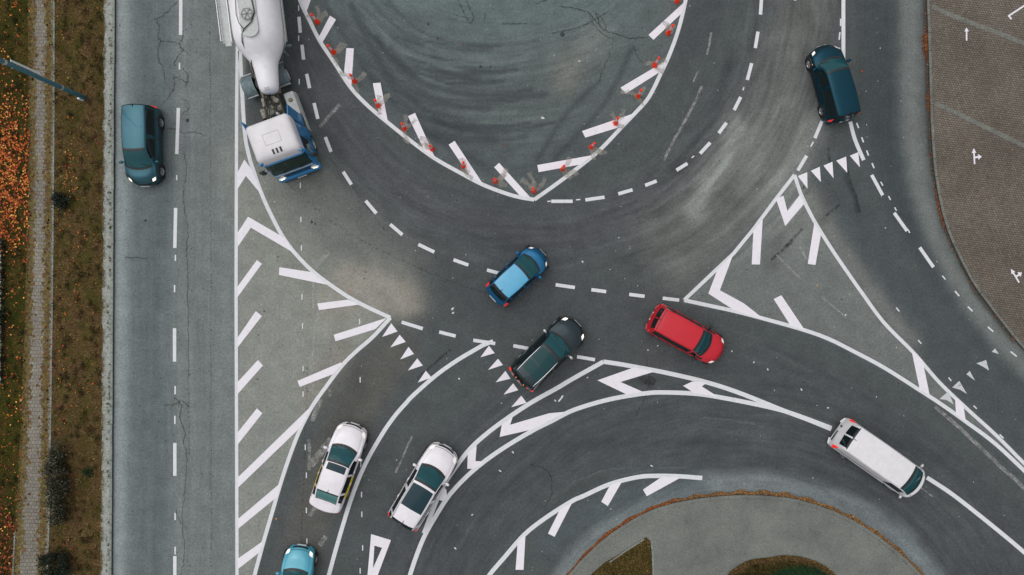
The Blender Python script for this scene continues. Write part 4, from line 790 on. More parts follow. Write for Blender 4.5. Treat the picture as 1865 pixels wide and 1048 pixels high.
for sg in (1, -1):
    q = MB(); q.box((-.40, sg * 1.05, 3.3), (.16, .26, .30), rz=-sg * .5, bev=.03); q.build('roof_marker', M['cab_blue'], truck)
    q = MB(); q.add([(-2.2, sg * 1.19, 1.1), (-2.2, sg * 1.14, 3.62), (-2.72, sg * 1.27, 3.5), (-2.72, sg * 1.30, 1.1), (-2.2, sg * 1.15, 1.1), (-2.2, sg * 1.10, 3.62), (-2.72, sg * 1.23, 3.5), (-2.72, sg * 1.26, 1.1)], [(0, 1, 2, 3), (4, 5, 6, 7), (0, 1, 5, 4), (1, 2, 6, 5), (2, 3, 7, 6), (3, 0, 4, 7)]); q.build('side_deflector', M['cab_blue'], truck)
    q = MB(); q.box((-.20, sg * 1.42, 2.35), (.12, .24, .62), bev=.04); q.tube([(-.25, sg * 1.2, 2.6), (-.2, sg * 1.42, 2.6)], .02, 6); q.tube([(-.25, sg * 1.22, 2.1), (-.2, sg * 1.42, 2.1)], .02, 6); q.build('wing_mirror', M['black'], truck)
    q = MB(); q.box((.02, sg * .93, .86), (.10, .40, .17), rz=-sg * .15, bev=.04); o = q.build('headlight', M['lamp'], truck)
    q = MB(); q.box((.055, sg * .93, .87), (.06, .24, .11), rz=-sg * .15, bev=.03); q.build('lamp_lens', M['lamp_hot'], o)
    q = MB(); q.box((-1.75, sg * 1.10, .72), (.8, .26, .75), bev=.06); q.build('cab_step', M['cab_blue'], truck)
    wheel_parts(truck, -1.32, sg * 1.08, .50, .32, 'grey_lt')
    q = MB(); R = Matrix.Translation((-1.32, sg * .94, .52)) @ Matrix.Rotation(-sg * PI / 2, 4, 'X')
    q.add([tuple(R @ Vector((.58 * math.cos(a), .58 * math.sin(a), h))) for a in np.linspace(PI, 2 * PI, 14) for h in (0, .32)], [(2 * k, 2 * k + 1, 2 * k + 3, 2 * k + 2) for k in range(13)]); q.build('wheel_arch', M['cab_blue'], truck, True)
q = MB(); q.box((-.02, 0, .60), (.34, 2.44, .42), bev=.1); q.build('bumper', M['cab_blue'], truck)
q = MB(); q.box((.145, 0, .42), (.06, 2.0, .16), bev=.03); q.box((.03, 0, 1.12), (.05, 1.5, .12), bev=.02); q.build('grille', M['dark'], truck)
q = MB(); q.box((.18, .02, .47), (.015, .52, .11)); q.build('number_plate', M['white_plate'], truck)
q = MB(); q.box((.015, 0, 1.48), (.03, 1.6, .16), bev=.02); q.build('front_panel', M['cab_blue'], truck)
q = MB(); q.tube([(.02, -1.05, 1.66), (.035, -.5, 1.675), (.035, .5, 1.675), (.02, 1.05, 1.66)], .03, 8); q.build('sill_trim', M['grey_lt'], truck)
for y in (-.55, .35):
    q = MB(); q.tube([(.02, y, 1.74), (-.03, y + .55, 1.86)], .015, 6); q.build('wiper', M['black'], truck)
q = MB(); q.box((-.52, .0, 1.55), (.5, 2.0, .12), bev=.04); q.build('dashboard', M['interior'], truck)
q = MB(); q.box((-.22, .62, 1.78), (.16, .42, .02), ry=.3); q.build('papers', M['glass_pale'], truck)
q = MB(); q.box((-3.9, .38, .92), (5.2, .09, .26)); q.box((-3.9, -.38, .92), (5.2, .09, .26))
for x in (-2.4, -3.4, -4.4, -5.4, -6.3): q.box((x, 0, .92), (.1, .7, .2))
q.build('chassis_frame', M['dirty'], truck)
q = MB(); q.box((-3.55, -.12, 1.15), (.55, .50, .36), bev=.12); q.tube([(-3.3, -.62, 1.05), (-3.8, -.62, 1.05)], .15, 14); q.tube([(-3.85, -.40, 1.2), (-4.3, -.36, 1.2)], .11, 12); q.box((-4.1, .08, 1.16), (.35, .42, .14), bev=.04); q.box((-3.5, .32, 1.2), (.3, .22, .3), bev=.06); q.lathe([(.001, .2), (.14, .18), (.16, .1), (.16, 0)], 14, Matrix.Translation((-3.95, .28, 1.15)))
q.build('gearbox', M['dirty_l'], truck, False)
for k in range(8):
    q = MB(); q.tube([(-2.5, random.uniform(-.6, .5), random.uniform(1.5, 1.9)), (-3.2, random.uniform(-.55, .5), random.uniform(1.4, 1.7)), (-3.8, random.uniform(-.4, .4), 1.45), (-4.5, random.uniform(-.3, .3), 1.3)], .022, 6); q.build('air_line', M['black'], truck, True)
q = MB(); q.box((-4.55, 0, 1.10), (.55, .8, .04), bev=.01); q.build('catwalk', M['dirty'], truck)
q = MB(); q.tube([(-2.45, .55, 1.0), (-2.5, .56, 2.4), (-2.55, .58, 3.3)], .07, 12); q.build('exhaust_pipe', M['grey_lt'], truck, True)
q = MB(); q.box((-3.55, 1.0, .80), (1.35, .58, .66), bev=.10); tk = q.build('fuel_tank', M['grey_lt'], truck)
q = MB(); q.lathe([(.001, .06), (.10, .06), (.12, .04), (.12, 0)], 16, Matrix.Translation((-3.75, 1.0, 1.13))); q.build('tank_cap', M['dirty'], tk, True)
q = MB(); q.box((-3.2, -.98, .75), (1.1, .5, .55), bev=.08); q.build('battery_box', M['dark'], truck)
q = MB(); q.box((-3.1, 1.30, .62), (2.2, .04, .5), bev=.02); q.build('side_skirt', M['grey_lt'], truck)
XA = -5.35
for sg in (1, -1):
    for yy in (1.08, .76): wheel_parts(truck, XA, sg * yy, .50, .28, 'grey_lt')
    q = MB(); pr = []
    for a in np.linspace(math.radians(8), math.radians(172), 14):
        for y in (.60, 1.26): pr.append((XA + .62 * math.cos(a), sg * y, .50 + .60 * math.sin(a)))
    q.add(pr, [(2 * k, 2 * k + 1, 2 * k + 3, 2 * k + 2) for k in range(13)])
    n0 = len(pr)
    q.build('mudguard', M['guard'], truck, True)
    q = MB(); q.box((XA + .60, sg * .92, .74), (.06, .62, .08), bev=.02); q.box((XA - .62, sg * .92, .76), (.08, .66, .10), bev=.02); q.build('light_bar', M['grey_lt'], truck)
q = MB(); q.lathe([(.001, .07), (.46, .07), (.50, .03), (.50, 0)], 24, Matrix.Translation((XA + .2, 0, 1.12))); q.build('fifth_wheel', M['dark'], truck, True)
# trailer frame: x = 0 at the tip of the neck, axis runs backwards
tp = P(511.5, 187); th2 = math.atan2(-154, 19); TM = truck.matrix_basis.inverted() if False else (Matrix.Translation((ct.x, ct.y, 0)) @ Matrix.Rotation(head, 4, 'Z')).inverted() @ Matrix.Translation((tp.x, tp.y, 0)) @ Matrix.Rotation(th2, 4, 'Z')
def tpart(b, name, mat, smooth=False, parent=truck, recalc=True): return b.xf(TM).build(name, M[mat], parent, smooth, recalc)
prof = [(0.0, .05, 1.70), (-.03, .26, 1.70), (-.12, .42, 1.71), (-.28, .50, 1.73), (-.5, .535, 1.76), (-.9, .575, 1.80), (-1.35, .63, 1.86), (-1.62, .70, 1.92), (-1.85, .86, 2.02), (-2.15, 1.06, 2.18), (-2.42, 1.20, 2.29), (-2.75, 1.27, 2.34), (-3.2, 1.29, 2.35), (-5, 1.30, 2.35), (-7.5, 1.30, 2.3), (-9.6, 1.2, 2.25), (-10, .9, 2.25), (-10.1, .05, 2.25)]
q = MB(); N_ = 40; vs = []
for x, r, z in prof: vs += [(x, r * math.cos(2 * PI * k / N_), z + r * math.sin(2 * PI * k / N_)) for k in range(N_)]
q.add(vs, [(i * N_ + k, i * N_ + (k + 1) % N_, (i + 1) * N_ + (k + 1) % N_, (i + 1) * N_ + k) for i in range(len(prof) - 1) for k in range(N_)]); tpart(q, 'tank_shell', 'tank', True)
for sg in (1, -1):
    q = MB(); q.add([(-.35, sg * .50, 1.32), (-1.62, sg * .66, 1.35), (-2.5, sg * 1.22, 1.9), (-2.5, sg * 1.24, 2.02), (-1.62, sg * .74, 1.5), (-.35, sg * .56, 1.45)], [(0, 1, 4, 5), (1, 2, 3, 4)]); tpart(q, 'neck_flange', 'grey_lt', recalc=False)
q = MB(); pts = []
for a in np.linspace(-PI / 2, PI / 2, 14): pts.append((-2.72 + .38 * math.cos(a), .44 * math.sin(a)))
pts = [(-9.5, -.44)] + pts + [(-9.5, .44)]; n = len(pts); q.add([(x, y, 3.66) for x, y in pts] + [(x, y, 3.55) for x, y in pts], [tuple(range(n))] + [(k, (k + 1) % n, n + (k + 1) % n, n + k) for k in range(n)]); tpart(q, 'top_walkway', 'deck')
def manhole(x):
    q = MB(); q.lathe([(.001, .12), (.20, .11), (.25, .08), (.27, .04), (.30, 0)], 24, Matrix.Translation((x, 0, 3.66))); o = tpart(q, 'manhole_cover', 'deck', True)
    q = MB()
    for k in range(3):
        a = k * PI / 3 + .5; q.box((x, 0, 3.78), (.66, .06, .04), rz=a, bev=.01)
    q.lathe([(.26, 0), (.27, .025), (.29, .025), (.30, 0)], 24, Matrix.Translation((x, 0, 3.77))); tpart(q, 'clamp_wheel', 'dirty_steel_l', False, o)
M['dirty_steel_l'] = plain('weathered_steel', (.22, .22, .21), .6)
for x in (-3.45, -6.2): manhole(x)
q = MB(); q.tube([(-1.7, -.52, 2.42), (-2.0, -.62, 2.75), (-2.3, -.58, 3.3), (-2.55, -.42, 3.62), (-2.75, -.25, 3.72), (-3.05, .15, 3.72), (-3.5, .36, 3.72), (-4.2, .30, 3.72), (-5, .1, 3.72)], .028, 8); q.tube([(-2.72, -.28, 3.72), (-3.1, -.5, 3.66), (-3.6, -.62, 3.55), (-4.5, -.55, 3.58)], .018, 6); q.tube([(-1.7, -.52, 2.42), (-1.4, -.62, 2.2), (-1.1, -.66, 1.8)], .028, 8); tpart(q, 'hose', 'black', True)
q = MB(); q.box((-6.0, -1.45, 2.9), (7.1, .46, .06)); q.box((-2.42, -1.42, 2.9), (.24, .30, .05)); tpart(q, 'side_catwalk', 'deck')
q = MB()
for y, z in ((-1.22, 3.0), (-1.66, 3.0), (-1.70, 3.15)): q.tube([(-2.5, y, z), (-9.5, y, z)], .022, 6)
for k in range(8): q.tube([(-2.55 - .9 * k, -1.68, 2.9), (-2.55 - .9 * k, -1.68, 3.15)], .018, 6)
tpart(q, 'hand_rail', 'silver')
q = MB(); q.tube([(-2.45, 1.36, 2.2), (-9.5, 1.36, 2.2)], .05, 8); q.tube([(-2.3, 1.32, 2.35), (-2.9, 1.38, 2.35), (-9, 1.38, 2.35)], .03, 8); tpart(q, 'side_pipe', 'grey_lt', True)
q = MB(); q.box((-5.5, 0, 1.0), (6.5, 1.0, .25)); q.box((-2.6, .95, 1.2), (.12, .7, .2)); q.tube([(-2.3, .9, .7), (-2.3, .9, 1.3)], .07, 10); tpart(q, 'trailer_frame', 'guard')
q = MB()
for x in (-6.4, -7.7, -9.0):
    for sg in (1, -1): q.lathe([(.1, -.17), (.46, -.17), (.5, 0), (.46, .17), (.3, .17), (.28, .1), (.001, .1)], 24, Matrix.Translation((x, sg * 1.05, .5)) @ Matrix.Rotation(-sg * PI / 2, 4, 'X'))
tpart(q, 'trailer_wheels', 'tyre', True)
q = MB(); q.box((-.45, 0, 1.26), (.7, .9, .16), bev=.04); q.lathe([(.2, .0), (.2, .2), (.001, .22)], 16, Matrix.Translation((-.5, 0, 1.1))); tpart(q, 'neck_plate', 'dirty')
q = MB(); q.box((-.18, 0, 2.20), (.05, .22, .02)); q.box((-.10, 0, 2.12), (.05, .30, .02), ry=.5); tpart(q, 'lifting_lug', 'grey_lt')

# ------------------------------------------------------------------ flexible delineator posts
M['post_red'] = plain('orange_red_plastic', (.96, .05, .012), .6, spec=.2); M['post_white'] = plain('white_band', (.74, .68, .70), .4)
DLAB = ['orange post with white band highest on the left curve of the painted island', 'second orange post from the top of the left island curve', 'third orange post from the top of the left island curve, at a white stripe foot', 'fourth orange post from the top of the left island curve, standing on a white stripe',
        'fifth orange post down the left island curve, left of a long white stripe', 'sixth orange post down the left island curve, on the foot of a white stripe', 'seventh orange post down the left island curve, second above the island tip stripe', 'eighth orange post down the left curve, left of the stripe that ends at the tip',
        'orange post standing right at the lower tip of the painted island', 'first orange post up the right curve from the tip, on the lowest stripe', 'second orange post up the right island curve, between the two lowest stripes', 'third orange post up the right island curve, standing on a white stripe',
        'fourth orange post up the right curve, below the third stripe from the tip', 'fifth orange post up the right curve, at the upper edge of a stripe', 'sixth orange post up the right curve, under the topmost right stripe', 'orange post at the top edge of the picture, upper end of the right island curve']
proto = None
for i, (x, y) in enumerate(DEL):
    p = P(x, y)
    if proto is None:
        proto = r = thing('delineator_post', (p.x, p.y, 0), 0, DLAB[0], 'traffic post', 'orange flexible posts along the painted island')
        q = MB(); q.lathe([(.14, 0), (.135, .05), (.115, .18), (.10, .34), (.085, .48), (.072, .55)], 18); q.build('base', M['post_red'], r, True)
        q = MB(); q.lathe([(.075, .09), (.07, .46), (.066, .47), (.066, .97), (.07, .98), (.072, 1.0), (.072, 1.12), (.06, 1.15), (.001, 1.16)], 14); q.build('post', M['post_red'], r, True)
        for h0, h1 in ((.56, .68), (.73, .84), (.89, .99)): q = MB(); q.lathe([(.071, h0), (.071, h1)], 14); q.build('reflective_band', M['post_white'], r, True)
        for h in (.68, .84): q = MB(); q.lathe([(.07, h), (.07, h + .05)], 14); q.build('red_ring', M['post_red'], r, True)
    else:
        r = proto.copy(); sc.collection.objects.link(r); r.location = (p.x, p.y, 0); r.rotation_euler = (random.uniform(-.05, .05), random.uniform(-.05, .05), random.uniform(0, 3)); r['label'] = DLAB[i]
        for ch in list(proto.children):
            c = ch.copy(); sc.collection.objects.link(c); c.parent = r

# ------------------------------------------------------------------ lamp post on the verge
M['steel'] = plain('painted_steel', lin((66, 112, 126)), .4, .3, .2, var=.12); M['sign_white'] = plain('sign_white', (.7, .74, .76), .4)
bp = P(157.5, 180); lp = thing('street_lamp', (bp.x, bp.y, VZ), 0, 'blue grey street lamp post on the brown verge leaning out of the left edge', 'street lamp')
q = MB(); q.lathe([(.13, 0), (.125, 2.0), (.12, 2.02), (.115, 4.0), (.105, 4.02), (.10, 6.4), (.085, 6.42), (.07, 10)], 20); q.build('pole', M['steel'], lp, True)
for cp in ([(.135, 1.98), (.14, 2.0), (.14, 2.06), (.13, 2.08)], [(.118, 5.95), (.12, 6.0), (.12, 6.1), (.11, 6.12)]): q = MB(); q.lathe(cp, 20); q.build('collar', M['grey_lt'], lp, True)
q = MB(); q.box((-.08, -.14, .25), (.16, .10, .4), bev=.02); q.build('base_box', M['sign_white'], lp)
q = MB(); q.box((.06, .18, 4.7), (.03, .11, 2.0), rz=.15); q.build('sign_panel', M['sign_white'], lp)
q = MB(); q.tube([(0, 0, 9.9), (.5, 0, 10.3), (1.6, 0, 10.5)], .04, 8); q.build('arm', M['steel'], lp, True)
q = MB(); q.box((1.9, 0, 10.5), (.7, .3, .14), bev=.05); q.build('lamp_head', M['steel'], lp)
# small capped post in the grass bed at the bottom
bp = P(1117, 1044); pp = thing('capped_post', (bp.x, bp.y, .12), 0, 'short post with pale blue cap in the small grass triangle', 'post')
q = MB(); q.lathe([(.05, 0), (.05, .5)], 14); q.build('post', M['dark'], pp, True)
q = MB(); q.lathe([(.13, .48), (.14, .52), (.12, .56), (.001, .58)], 18); q.build('cap', plain('pale_blue_cap', lin((130, 170, 185)), .4), pp, True)

# ------------------------------------------------------------------ vegetation
def leafquad(mb, p, r, col, flat=.3, nrm=None):
    n = nrm or Vector((random.gauss(0, flat), random.gauss(0, flat), 1)).normalized(); a = n.cross(Vector((math.cos(random.uniform(0, 6.3)), math.sin(random.uniform(0, 6.3)), .1))).normalized(); c = n.cross(a)
    w = r * random.uniform(.5, .9); mb.add([p + a * r, p + c * w, p - a * r, p - c * w], [(0, 1, 2, 3)], 0, col)
def inpoly(x, y, pts):
    ins = False
    for i in range(len(pts)):
        (x0, y0), (x1, y1) = pts[i], pts[(i + 1) % len(pts)]
        if (y0 > y) != (y1 > y) and x < (x1 - x0) * (y - y0) / (y1 - y0) + x0: ins = not ins
    return ins
def vary(c, a=.25, b_=None):
    f = random.uniform(1 - a, 1 + a); t = random.random() if b_ else 0
    c = tuple(x * (1 - t) + y * t for x, y in zip(c, b_)) if b_ else c
    return tuple(x * f for x in c)
def blade(mb, x, y, z, h, w, col):
    p = P(x, y); a = random.uniform(0, 6.3); t = random.uniform(.5, 1.3); dx, dy = math.cos(a), math.sin(a)
    mb.add([(p.x - dy * w, p.y + dx * w, z), (p.x + dy * w, p.y - dx * w, z), (p.x + dx * h * t, p.y + dy * h * t, z + h)], [(0, 1, 2)], 0, col)
GREEN, OLIVE, DRY, BROWN = lin((70, 82, 32)), lin((110, 98, 52)), lin((148, 124, 84)), lin((104, 78, 50))
def mixn(x, y, s=60): return .5 + .5 * math.sin(x / s * 1.7 + 1.3 * math.sin(y / s) ) * math.cos(y / s * 1.1 + math.sin(x / s * .7))
gr = MB()
def xl(y): return np.interp(y, [-600, 0, 300, 560, 760, 930, 1048, 1500], [57, 56, 57, 51, 44, 34, 26, 0])
def xr(y): return np.interp(y, [-600, 0, 300, 600, 850, 1048, 1500], [100, 100, 99, 96, 92, 87, 60])
for k in range(52000):      # verge between path edging and kerb strip
    y = random.uniform(-30, 1080); x = random.uniform(xr(y) - 1, xk(y) - 19); edge = min(1, max(0, (xk(y) - 19 - x) / 12))
    m_ = mixn(x, y, 70); m2 = mixn(x * 1.3 + 40, y + 90, 23)
    m3 = mixn(x * .8 + 15 * math.sin(y / 37), y * .9 + 11 * math.sin(x / 13), 11)
    if y > 560: base = random.choice([BROWN, lin((100, 72, 52)), lin((84, 60, 42)), DRY]) if m2 + .4 * m3 < .98 else random.choice([OLIVE, lin((92, 84, 40))])
    else: base = random.choice([BROWN, lin((82, 66, 40)), DRY]) if m2 + .6 * m3 < .86 else random.choice([OLIVE, GREEN, lin((84, 76, 36))])
    if m3 > .78 and m2 > .5: base = lin((52, 56, 26))
    blade(gr, x, y, VZ, random.uniform(.03, .09), random.uniform(.008, .018), vary(base, .5))
for k in range(7000):      # ragged tufts over the concrete strip
    y = random.uniform(-30, 1080); 
    if mixn(7, y, 9) < .45 and random.random() < .8: continue
    x = xk(y) - 20 + abs(random.gauss(0, 1.2 + 3.4 * mixn(3, y, 14))); blade(gr, x, y, VZ, random.uniform(.03, .07), .012, vary(random.choice([OLIVE, DRY, BROWN]), .3))
for k in range(160):       # weeds along the kerb joints
    y = random.uniform(-20, 1060); n = random.randint(3, 16); sz = random.uniform(.8, 2.2); cx = xk(y) - random.choice([5.2, 5.6, 6.4, 9]); colr = random.choice([GREEN, lin((34, 44, 20)), BROWN])
    for j in range(n): blade(gr, cx + random.gauss(0, sz * .7), y + random.gauss(0, sz), VZ + .012, random.uniform(.03, .08), .012, vary(colr, .3))
for k in range(30000):     # lawn left of the path
    y = random.uniform(-30, 1080); x = random.uniform(-14, xl(y) + 2)
    if x < 6 and 436 < y < 702: continue
    m2 = mixn(x * 2, y, 45); base = OLIVE if m2 > .6 else (GREEN if m2 > .25 else BROWN)
    if y > 940: base = random.choice([lin((86, 46, 32)), BROWN, OLIVE])
    elif 690 < y < 880 and random.random() < .6: base = random.choice([lin((96, 100, 30)), GREEN])
    elif 150 < y < 470 and random.random() < .6: base = random.choice([lin((30, 52, 20)), BROWN, lin((88, 54, 26))])
    blade(gr, x, y, VZ + .002, random.uniform(.03, .10), random.uniform(.008, .018), vary(base, .35))
ms = MB()
for k in range(11000):
    y = random.uniform(-30, 1080); L_side = random.random() < .55; o = abs(random.gauss(0, 4.4 + 2.4 * mixn(8, y, 25))); x = xl(y) + o if L_side else xr(y) - 3.5 - o
    if mixn(x * 5, y, 5.5) < .30: continue
    c = P(x, y); n = 6; rr = random.uniform(.035, .11); ms.add([(c.x + rr * random.uniform(.5, 1.2) * math.cos(2 * PI * k2 / n), c.y + rr * random.uniform(.5, 1.3) * math.sin(2 * PI * k2 / n), VZ + .008 + (k % 40) * .0001) for k2 in range(n)], [tuple(range(n))], 0, vary(random.choice([OLIVE, BROWN, lin((108, 98, 70)), lin((88, 76, 50))]), .25))
tag(ms.build('moss', M['grass'], None, False, recalc=False), 'moss and earth creeping over the edges of the brick path', None, None, 'stuff')
for k in range(420):       # coarse tussocks
    y = random.uniform(-20, 1070); x = random.uniform(xr(y) + 3, xk(y) - 22); cc = random.choice([lin((44, 48, 22)), lin((130, 112, 72)), lin((68, 50, 32)), lin((96, 88, 40)), lin((58, 44, 28))]); sz = random.uniform(1.2, 4.5)
    for j in range(int(10 * sz)): blade(gr, x + random.gauss(0, sz * .7), y + random.gauss(0, sz), VZ, random.uniform(.06, .16), random.uniform(.010, .02), vary(cc, .4))
for k in range(260):
    y = random.uniform(-20, 1070); x = random.uniform(-10, xl(y) - 2)
    if x < 8 and 430 < y < 706: continue
    cc = random.choice([lin((30, 44, 16)), lin((70, 76, 26)), lin((60, 40, 26)), lin((40, 46, 20))]); sz = random.uniform(1.2, 4)
    for j in range(int(10 * sz)): blade(gr, x + random.gauss(0, sz * .7), y + random.gauss(0, sz), VZ, random.uniform(.06, .16), random.uniform(.010, .02), vary(cc, .4))
def paving_tufts(f, sign, w, n, dens):
    for k in range(n):
        y = random.uniform(-30, 1080); x = f(y) + sign * abs(random.gauss(0, w))
        if mixn(x * 9, y, 4.2) < dens and random.random() < .85: continue
        blade(gr, x, y, VZ + .004, random.uniform(.015, .05), .012, vary(random.choice([OLIVE, BROWN, DRY, lin((100, 92, 64))]), .3))
paving_tufts(xl, 1, 6, 9000, .5); paving_tufts(lambda y: xr(y) - 4, -1, 7, 9000, .5)
for k in range(9000):
    x, y = random.uniform(1030, 1190), random.uniform(975, 1080)
    if inpoly(x, y, TRI): blade(gr, x, y, .122, random.uniform(.04, .10), random.uniform(.008, .016), vary(random.choice([OLIVE, DRY, BROWN, BROWN, lin((60, 50, 22))]), .35))
for k in range(26000):
    x, y = random.uniform(1310, 1540), random.uniform(1008, 1090)
    if not inpoly(x, y, MOUND + [(1540, 1130), (1310, 1130)]): continue
    d = min(math.hypot(x - a, y - b__) for a, b__ in MOUND); ctr = math.hypot((x - 1450) / 60, (y - 1052) / 28)
    base = random.choice([lin((16, 60, 46)), lin((22, 74, 56)), GREEN]) if ctr < .9 else (random.choice([lin((58, 48, 22)), OLIVE, lin((44, 40, 20))]) if d > 9 else random.choice([lin((98, 76, 46)), DRY, BROWN]))
    blade(gr, x, y, .122, random.uniform(.05, .16) * min(1.6, .7 + d / 12), random.uniform(.008, .016), vary(base, .3))
tag(gr.build('grass', M['grass'], None, False, recalc=False), 'short dry autumn grass on verge and island', None, None, 'stuff')
LEAF = [lin((206, 98, 36)), lin((186, 74, 34)), lin((150, 66, 36)), lin((214, 132, 56)), lin((120, 52, 32)), lin((226, 160, 84))]
lf = MB()
def leaf(x, y, z, r=None, cs=LEAF):
    p = P(x, y); p.z = z + random.uniform(.03, .09); leafquad(lf, p, r or random.uniform(.04, .085), vary(random.choice(cs), .25), .45)
for k in range(3900):
    x = random.uniform(-14, 58); y = 322 + random.gauss(0, 74)
    if x > xl(y) + 3: continue
    if random.random() < .25 + .5 * (mixn(x * 2.4, y * 1.7, 21) < .4) + .35 * (x > 36): continue
    leaf(x, y, VZ)
for k in range(950):
    y = random.uniform(-20, 1070); x = random.uniform(-14, xl(y) + 2)
    if x < 6 and 430 < y < 702: continue
    leaf(x, y, VZ, random.uniform(.035, .075), LEAF if random.random() < .6 else [lin((110, 70, 40)), lin((90, 50, 34))])
for k in range(230):
    x = random.uniform(-14, 40); y = random.uniform(930, 1080)
    if x < xl(y): leaf(x, y, VZ, random.uniform(.04, .08), [lin((150, 70, 44)), lin((120, 56, 36)), lin((190, 90, 50))])
cl = [(random.gauss(128, 18), random.uniform(0, 1048)) for _ in range(36)] + [(132, 335), (120, 300), (115, 396), (126, 318)]
for cx, cy in cl:
    for j in range(random.randint(2, 12)):
        x, y = cx + random.gauss(0, 9), cy + random.gauss(0, 14)
        if 45 < x < 188: leaf(x, y, VZ, random.uniform(.03, .06))
for k in range(150): y = random.uniform(0, 1048); leaf(random.uniform(58, 186), y, VZ, random.uniform(.025, .055))
for x, y in [(553, 678), (636, 531), (623, 660), (843, 82), (918, 266), (503, 945), (1488, 520), (1570, 130)]: p = P(x, y); p.z = .02; leafquad(lf, p, .06, random.choice(LEAF), .2)
tag(lf.build('fallen_leaves', M['leaf'], None, False, recalc=False), 'orange autumn leaves scattered on the left lawn and verge', None, None, 'stuff')
lf = MB()
IS = catmull(ISLE, 3)
for k in range(9500):
    t = random.uniform(0, len(IS) - 1.01); i = int(t); f = t - i; (ax, ay), (bx, by) = IS[i], IS[i + 1]; dx, dy = bx - ax, by - ay; l = math.hypot(dx, dy) or 1; x, y = ax + dx * f, ay + dy * f
    w = np.interp(x, [1000, 1060, 1110, 1180, 1230, 1300, 1400, 1500, 1560, 1640, 1690], [2.5, 3.5, 7, 5, 8, 10, 11, 8, 9, 7, 3]) * (.35 + .55 * mixn(x, 3, 11))
    o = random.random() ** .8 * w
    cs = [lin((126, 90, 52)), lin((146, 106, 58)), lin((118, 82, 44)), lin((96, 66, 38)), lin((176, 132, 76))] if x > 1230 else [lin((150, 88, 40)), lin((120, 66, 34)), lin((176, 96, 40)), lin((96, 62, 36))]
    p = P(x + dy / l * o, y - dx / l * o); p.z = .008 + random.uniform(0, .05) * (1 - o / 14); leafquad(lf, p, random.uniform(.022, .05), vary(random.choice(cs), .3), .4)
for k in range(260):
    t = random.uniform(0, len(IS) - 1.01); i = int(t); x, y = IS[i]; p = P(x + random.gauss(0, 6), y + random.uniform(4, 26)); p.z = .13; 
    if random.random() < .5: leafquad(lf, p, random.uniform(.02, .04), vary(random.choice([lin((130, 100, 70)), lin((110, 80, 50))]), .3), .3)
tag(lf.build('leaf_litter', M['leaf'], None, False, recalc=False), 'band of yellow brown leaves swept against the curved island kerb', None, None, 'stuff')
lf = MB(); PZ = catmull(PLAZA, 3)
for k in range(1000):
    y = random.choice([random.gauss(82, 14), random.gauss(82, 10), random.uniform(0, 640), random.gauss(385, 22), random.gauss(185, 10)]); i = min(range(len(PZ)), key=lambda i: abs(PZ[i][1] - y)); x = np.interp(y, [p[1] for p in PZ], [p[0] for p in PZ])
    if not 0 < y < 660: continue
    thick = 5.5 if 55 < y < 108 else 2.2
    p = P(x - abs(random.gauss(0, thick)) * .7 - .5, y); p.z = .01 + random.uniform(0, .04); leafquad(lf, p, random.uniform(.025, .05), vary(random.choice([lin((140, 78, 36)), lin((112, 60, 34)), lin((90, 52, 34)), lin((168, 104, 50))]), .3), .4)
for k in range(30): p = P(random.uniform(1640, 1850), random.uniform(0, 520)); p.z = .14; leafquad(lf, p, random.uniform(.02, .04), random.choice(LEAF), .3)
tag(lf.build('leaf_litter', M['leaf'], None, False, recalc=False), 'brown leaves gathered along the cobbled plaza kerb', None, None, 'stuff')

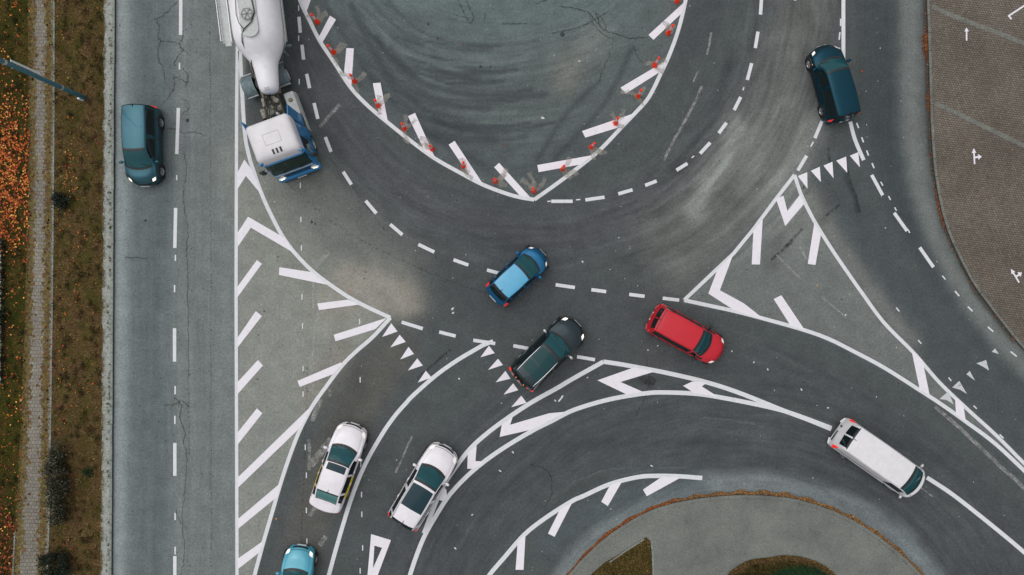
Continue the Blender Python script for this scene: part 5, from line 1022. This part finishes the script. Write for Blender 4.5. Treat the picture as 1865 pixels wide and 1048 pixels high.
def shrub(name, px, py, rx, ry, h, n, label, cols, group=None, leafr=.05, cat='shrub'):
    c = P(px, py); root = thing(name, (c.x, c.y, VZ), 0, label, cat, group); st = MB(); fo = MB(); random.seed(int(px * 7 + py))
    tips = []
    for k in range(int(10 + 26 * ry)):
        a = random.uniform(0, 6.3); q = math.sqrt(random.random()) * .8; bx, by = rx * q * math.cos(a), ry * q * math.sin(a); tx, ty = bx * 1.15 + random.gauss(0, .06), by * 1.08 + random.gauss(0, .06); hh = h * random.uniform(.6, 1.0) * (1 - .35 * q * q)
        st.tube([(bx * .8, by * .95, 0), ((bx + tx) / 2, (by + ty) / 2, hh * .5), (tx, ty, hh)], [.014, .010, .005], 5, cap=False); tips.append((tx, ty, hh))
    for k in range(n):
        tx, ty, hh = random.choice(tips); t = random.random() ** .6; p = Vector((tx + random.gauss(0, .11), ty + random.gauss(0, .11), max(.03, hh * t + random.gauss(0, .07)))); cc = random.choice(cols)
        nv_ = Vector((random.gauss(0, .8), random.gauss(0, .8), random.uniform(.2, 1))).normalized(); leafquad(fo, p, leafr * random.uniform(.5, 1.2), vary(cc, .35), .7, nv_)
    st.build('stems', M['bark'], root, True); fo.build('foliage', M['foliage'], root, False, recalc=False); return root
DG = [lin((34, 46, 34)), lin((26, 38, 28)), lin((46, 58, 44)), lin((58, 56, 42)), lin((40, 52, 40))]; TW = [lin((112, 104, 86)), lin((96, 90, 72)), lin((70, 74, 58)), lin((52, 58, 46)), lin((84, 80, 64))]
shrub('shrub', 119, 366, .42, .52, .75, 1500, 'small round dark green bush beside the path edging, level with the minivan', DG)
shrub('hedge', 119, 872, .42, 2.5, 1.35, 8200, 'long dark twiggy hedge clump between brick path and brown verge', TW + DG[:2], cat='hedge')
shrub('shrub', 110, 1022, .85, .85, 1.15, 3600, 'dark green bush at the bottom left corner below the hedge', DG)
shrub('shrub', 165, 860, .22, .16, .22, 320, 'tiny bright green plant on bare brown ground right of the hedge', [lin((30, 62, 34)), lin((22, 50, 28))], leafr=.04)
shrub('shrub', 2, 577, .5, .45, 1.0, 1500, 'dark bush cut by the left edge beside the row of dark tufts', DG)
random.seed(11)
rw = thing('plant_row', (P(11, 560).x, P(11, 560).y, VZ), 0, 'low row of dark plants along the pale pavement at the left edge', 'hedge'); fo = MB(); c0 = P(11, 560)
for k in range(46):
    y = 440 + 258 * k / 46 + random.uniform(-2, 2)
    if 556 < y < 590: continue
    p0 = P(11.5 - (y - 440) * .012, y) - c0; hh = random.uniform(.25, .5)
    for j in range(70): leafquad(fo, Vector((p0.x + random.gauss(0, .06), p0.y + random.gauss(0, .055), random.random() * hh)), random.uniform(.02, .045), vary(random.choice([lin((22, 26, 18)), lin((34, 34, 22)), lin((16, 18, 14))]), .3), .9)
fo.build('foliage', M['foliage'], rw, False, recalc=False)
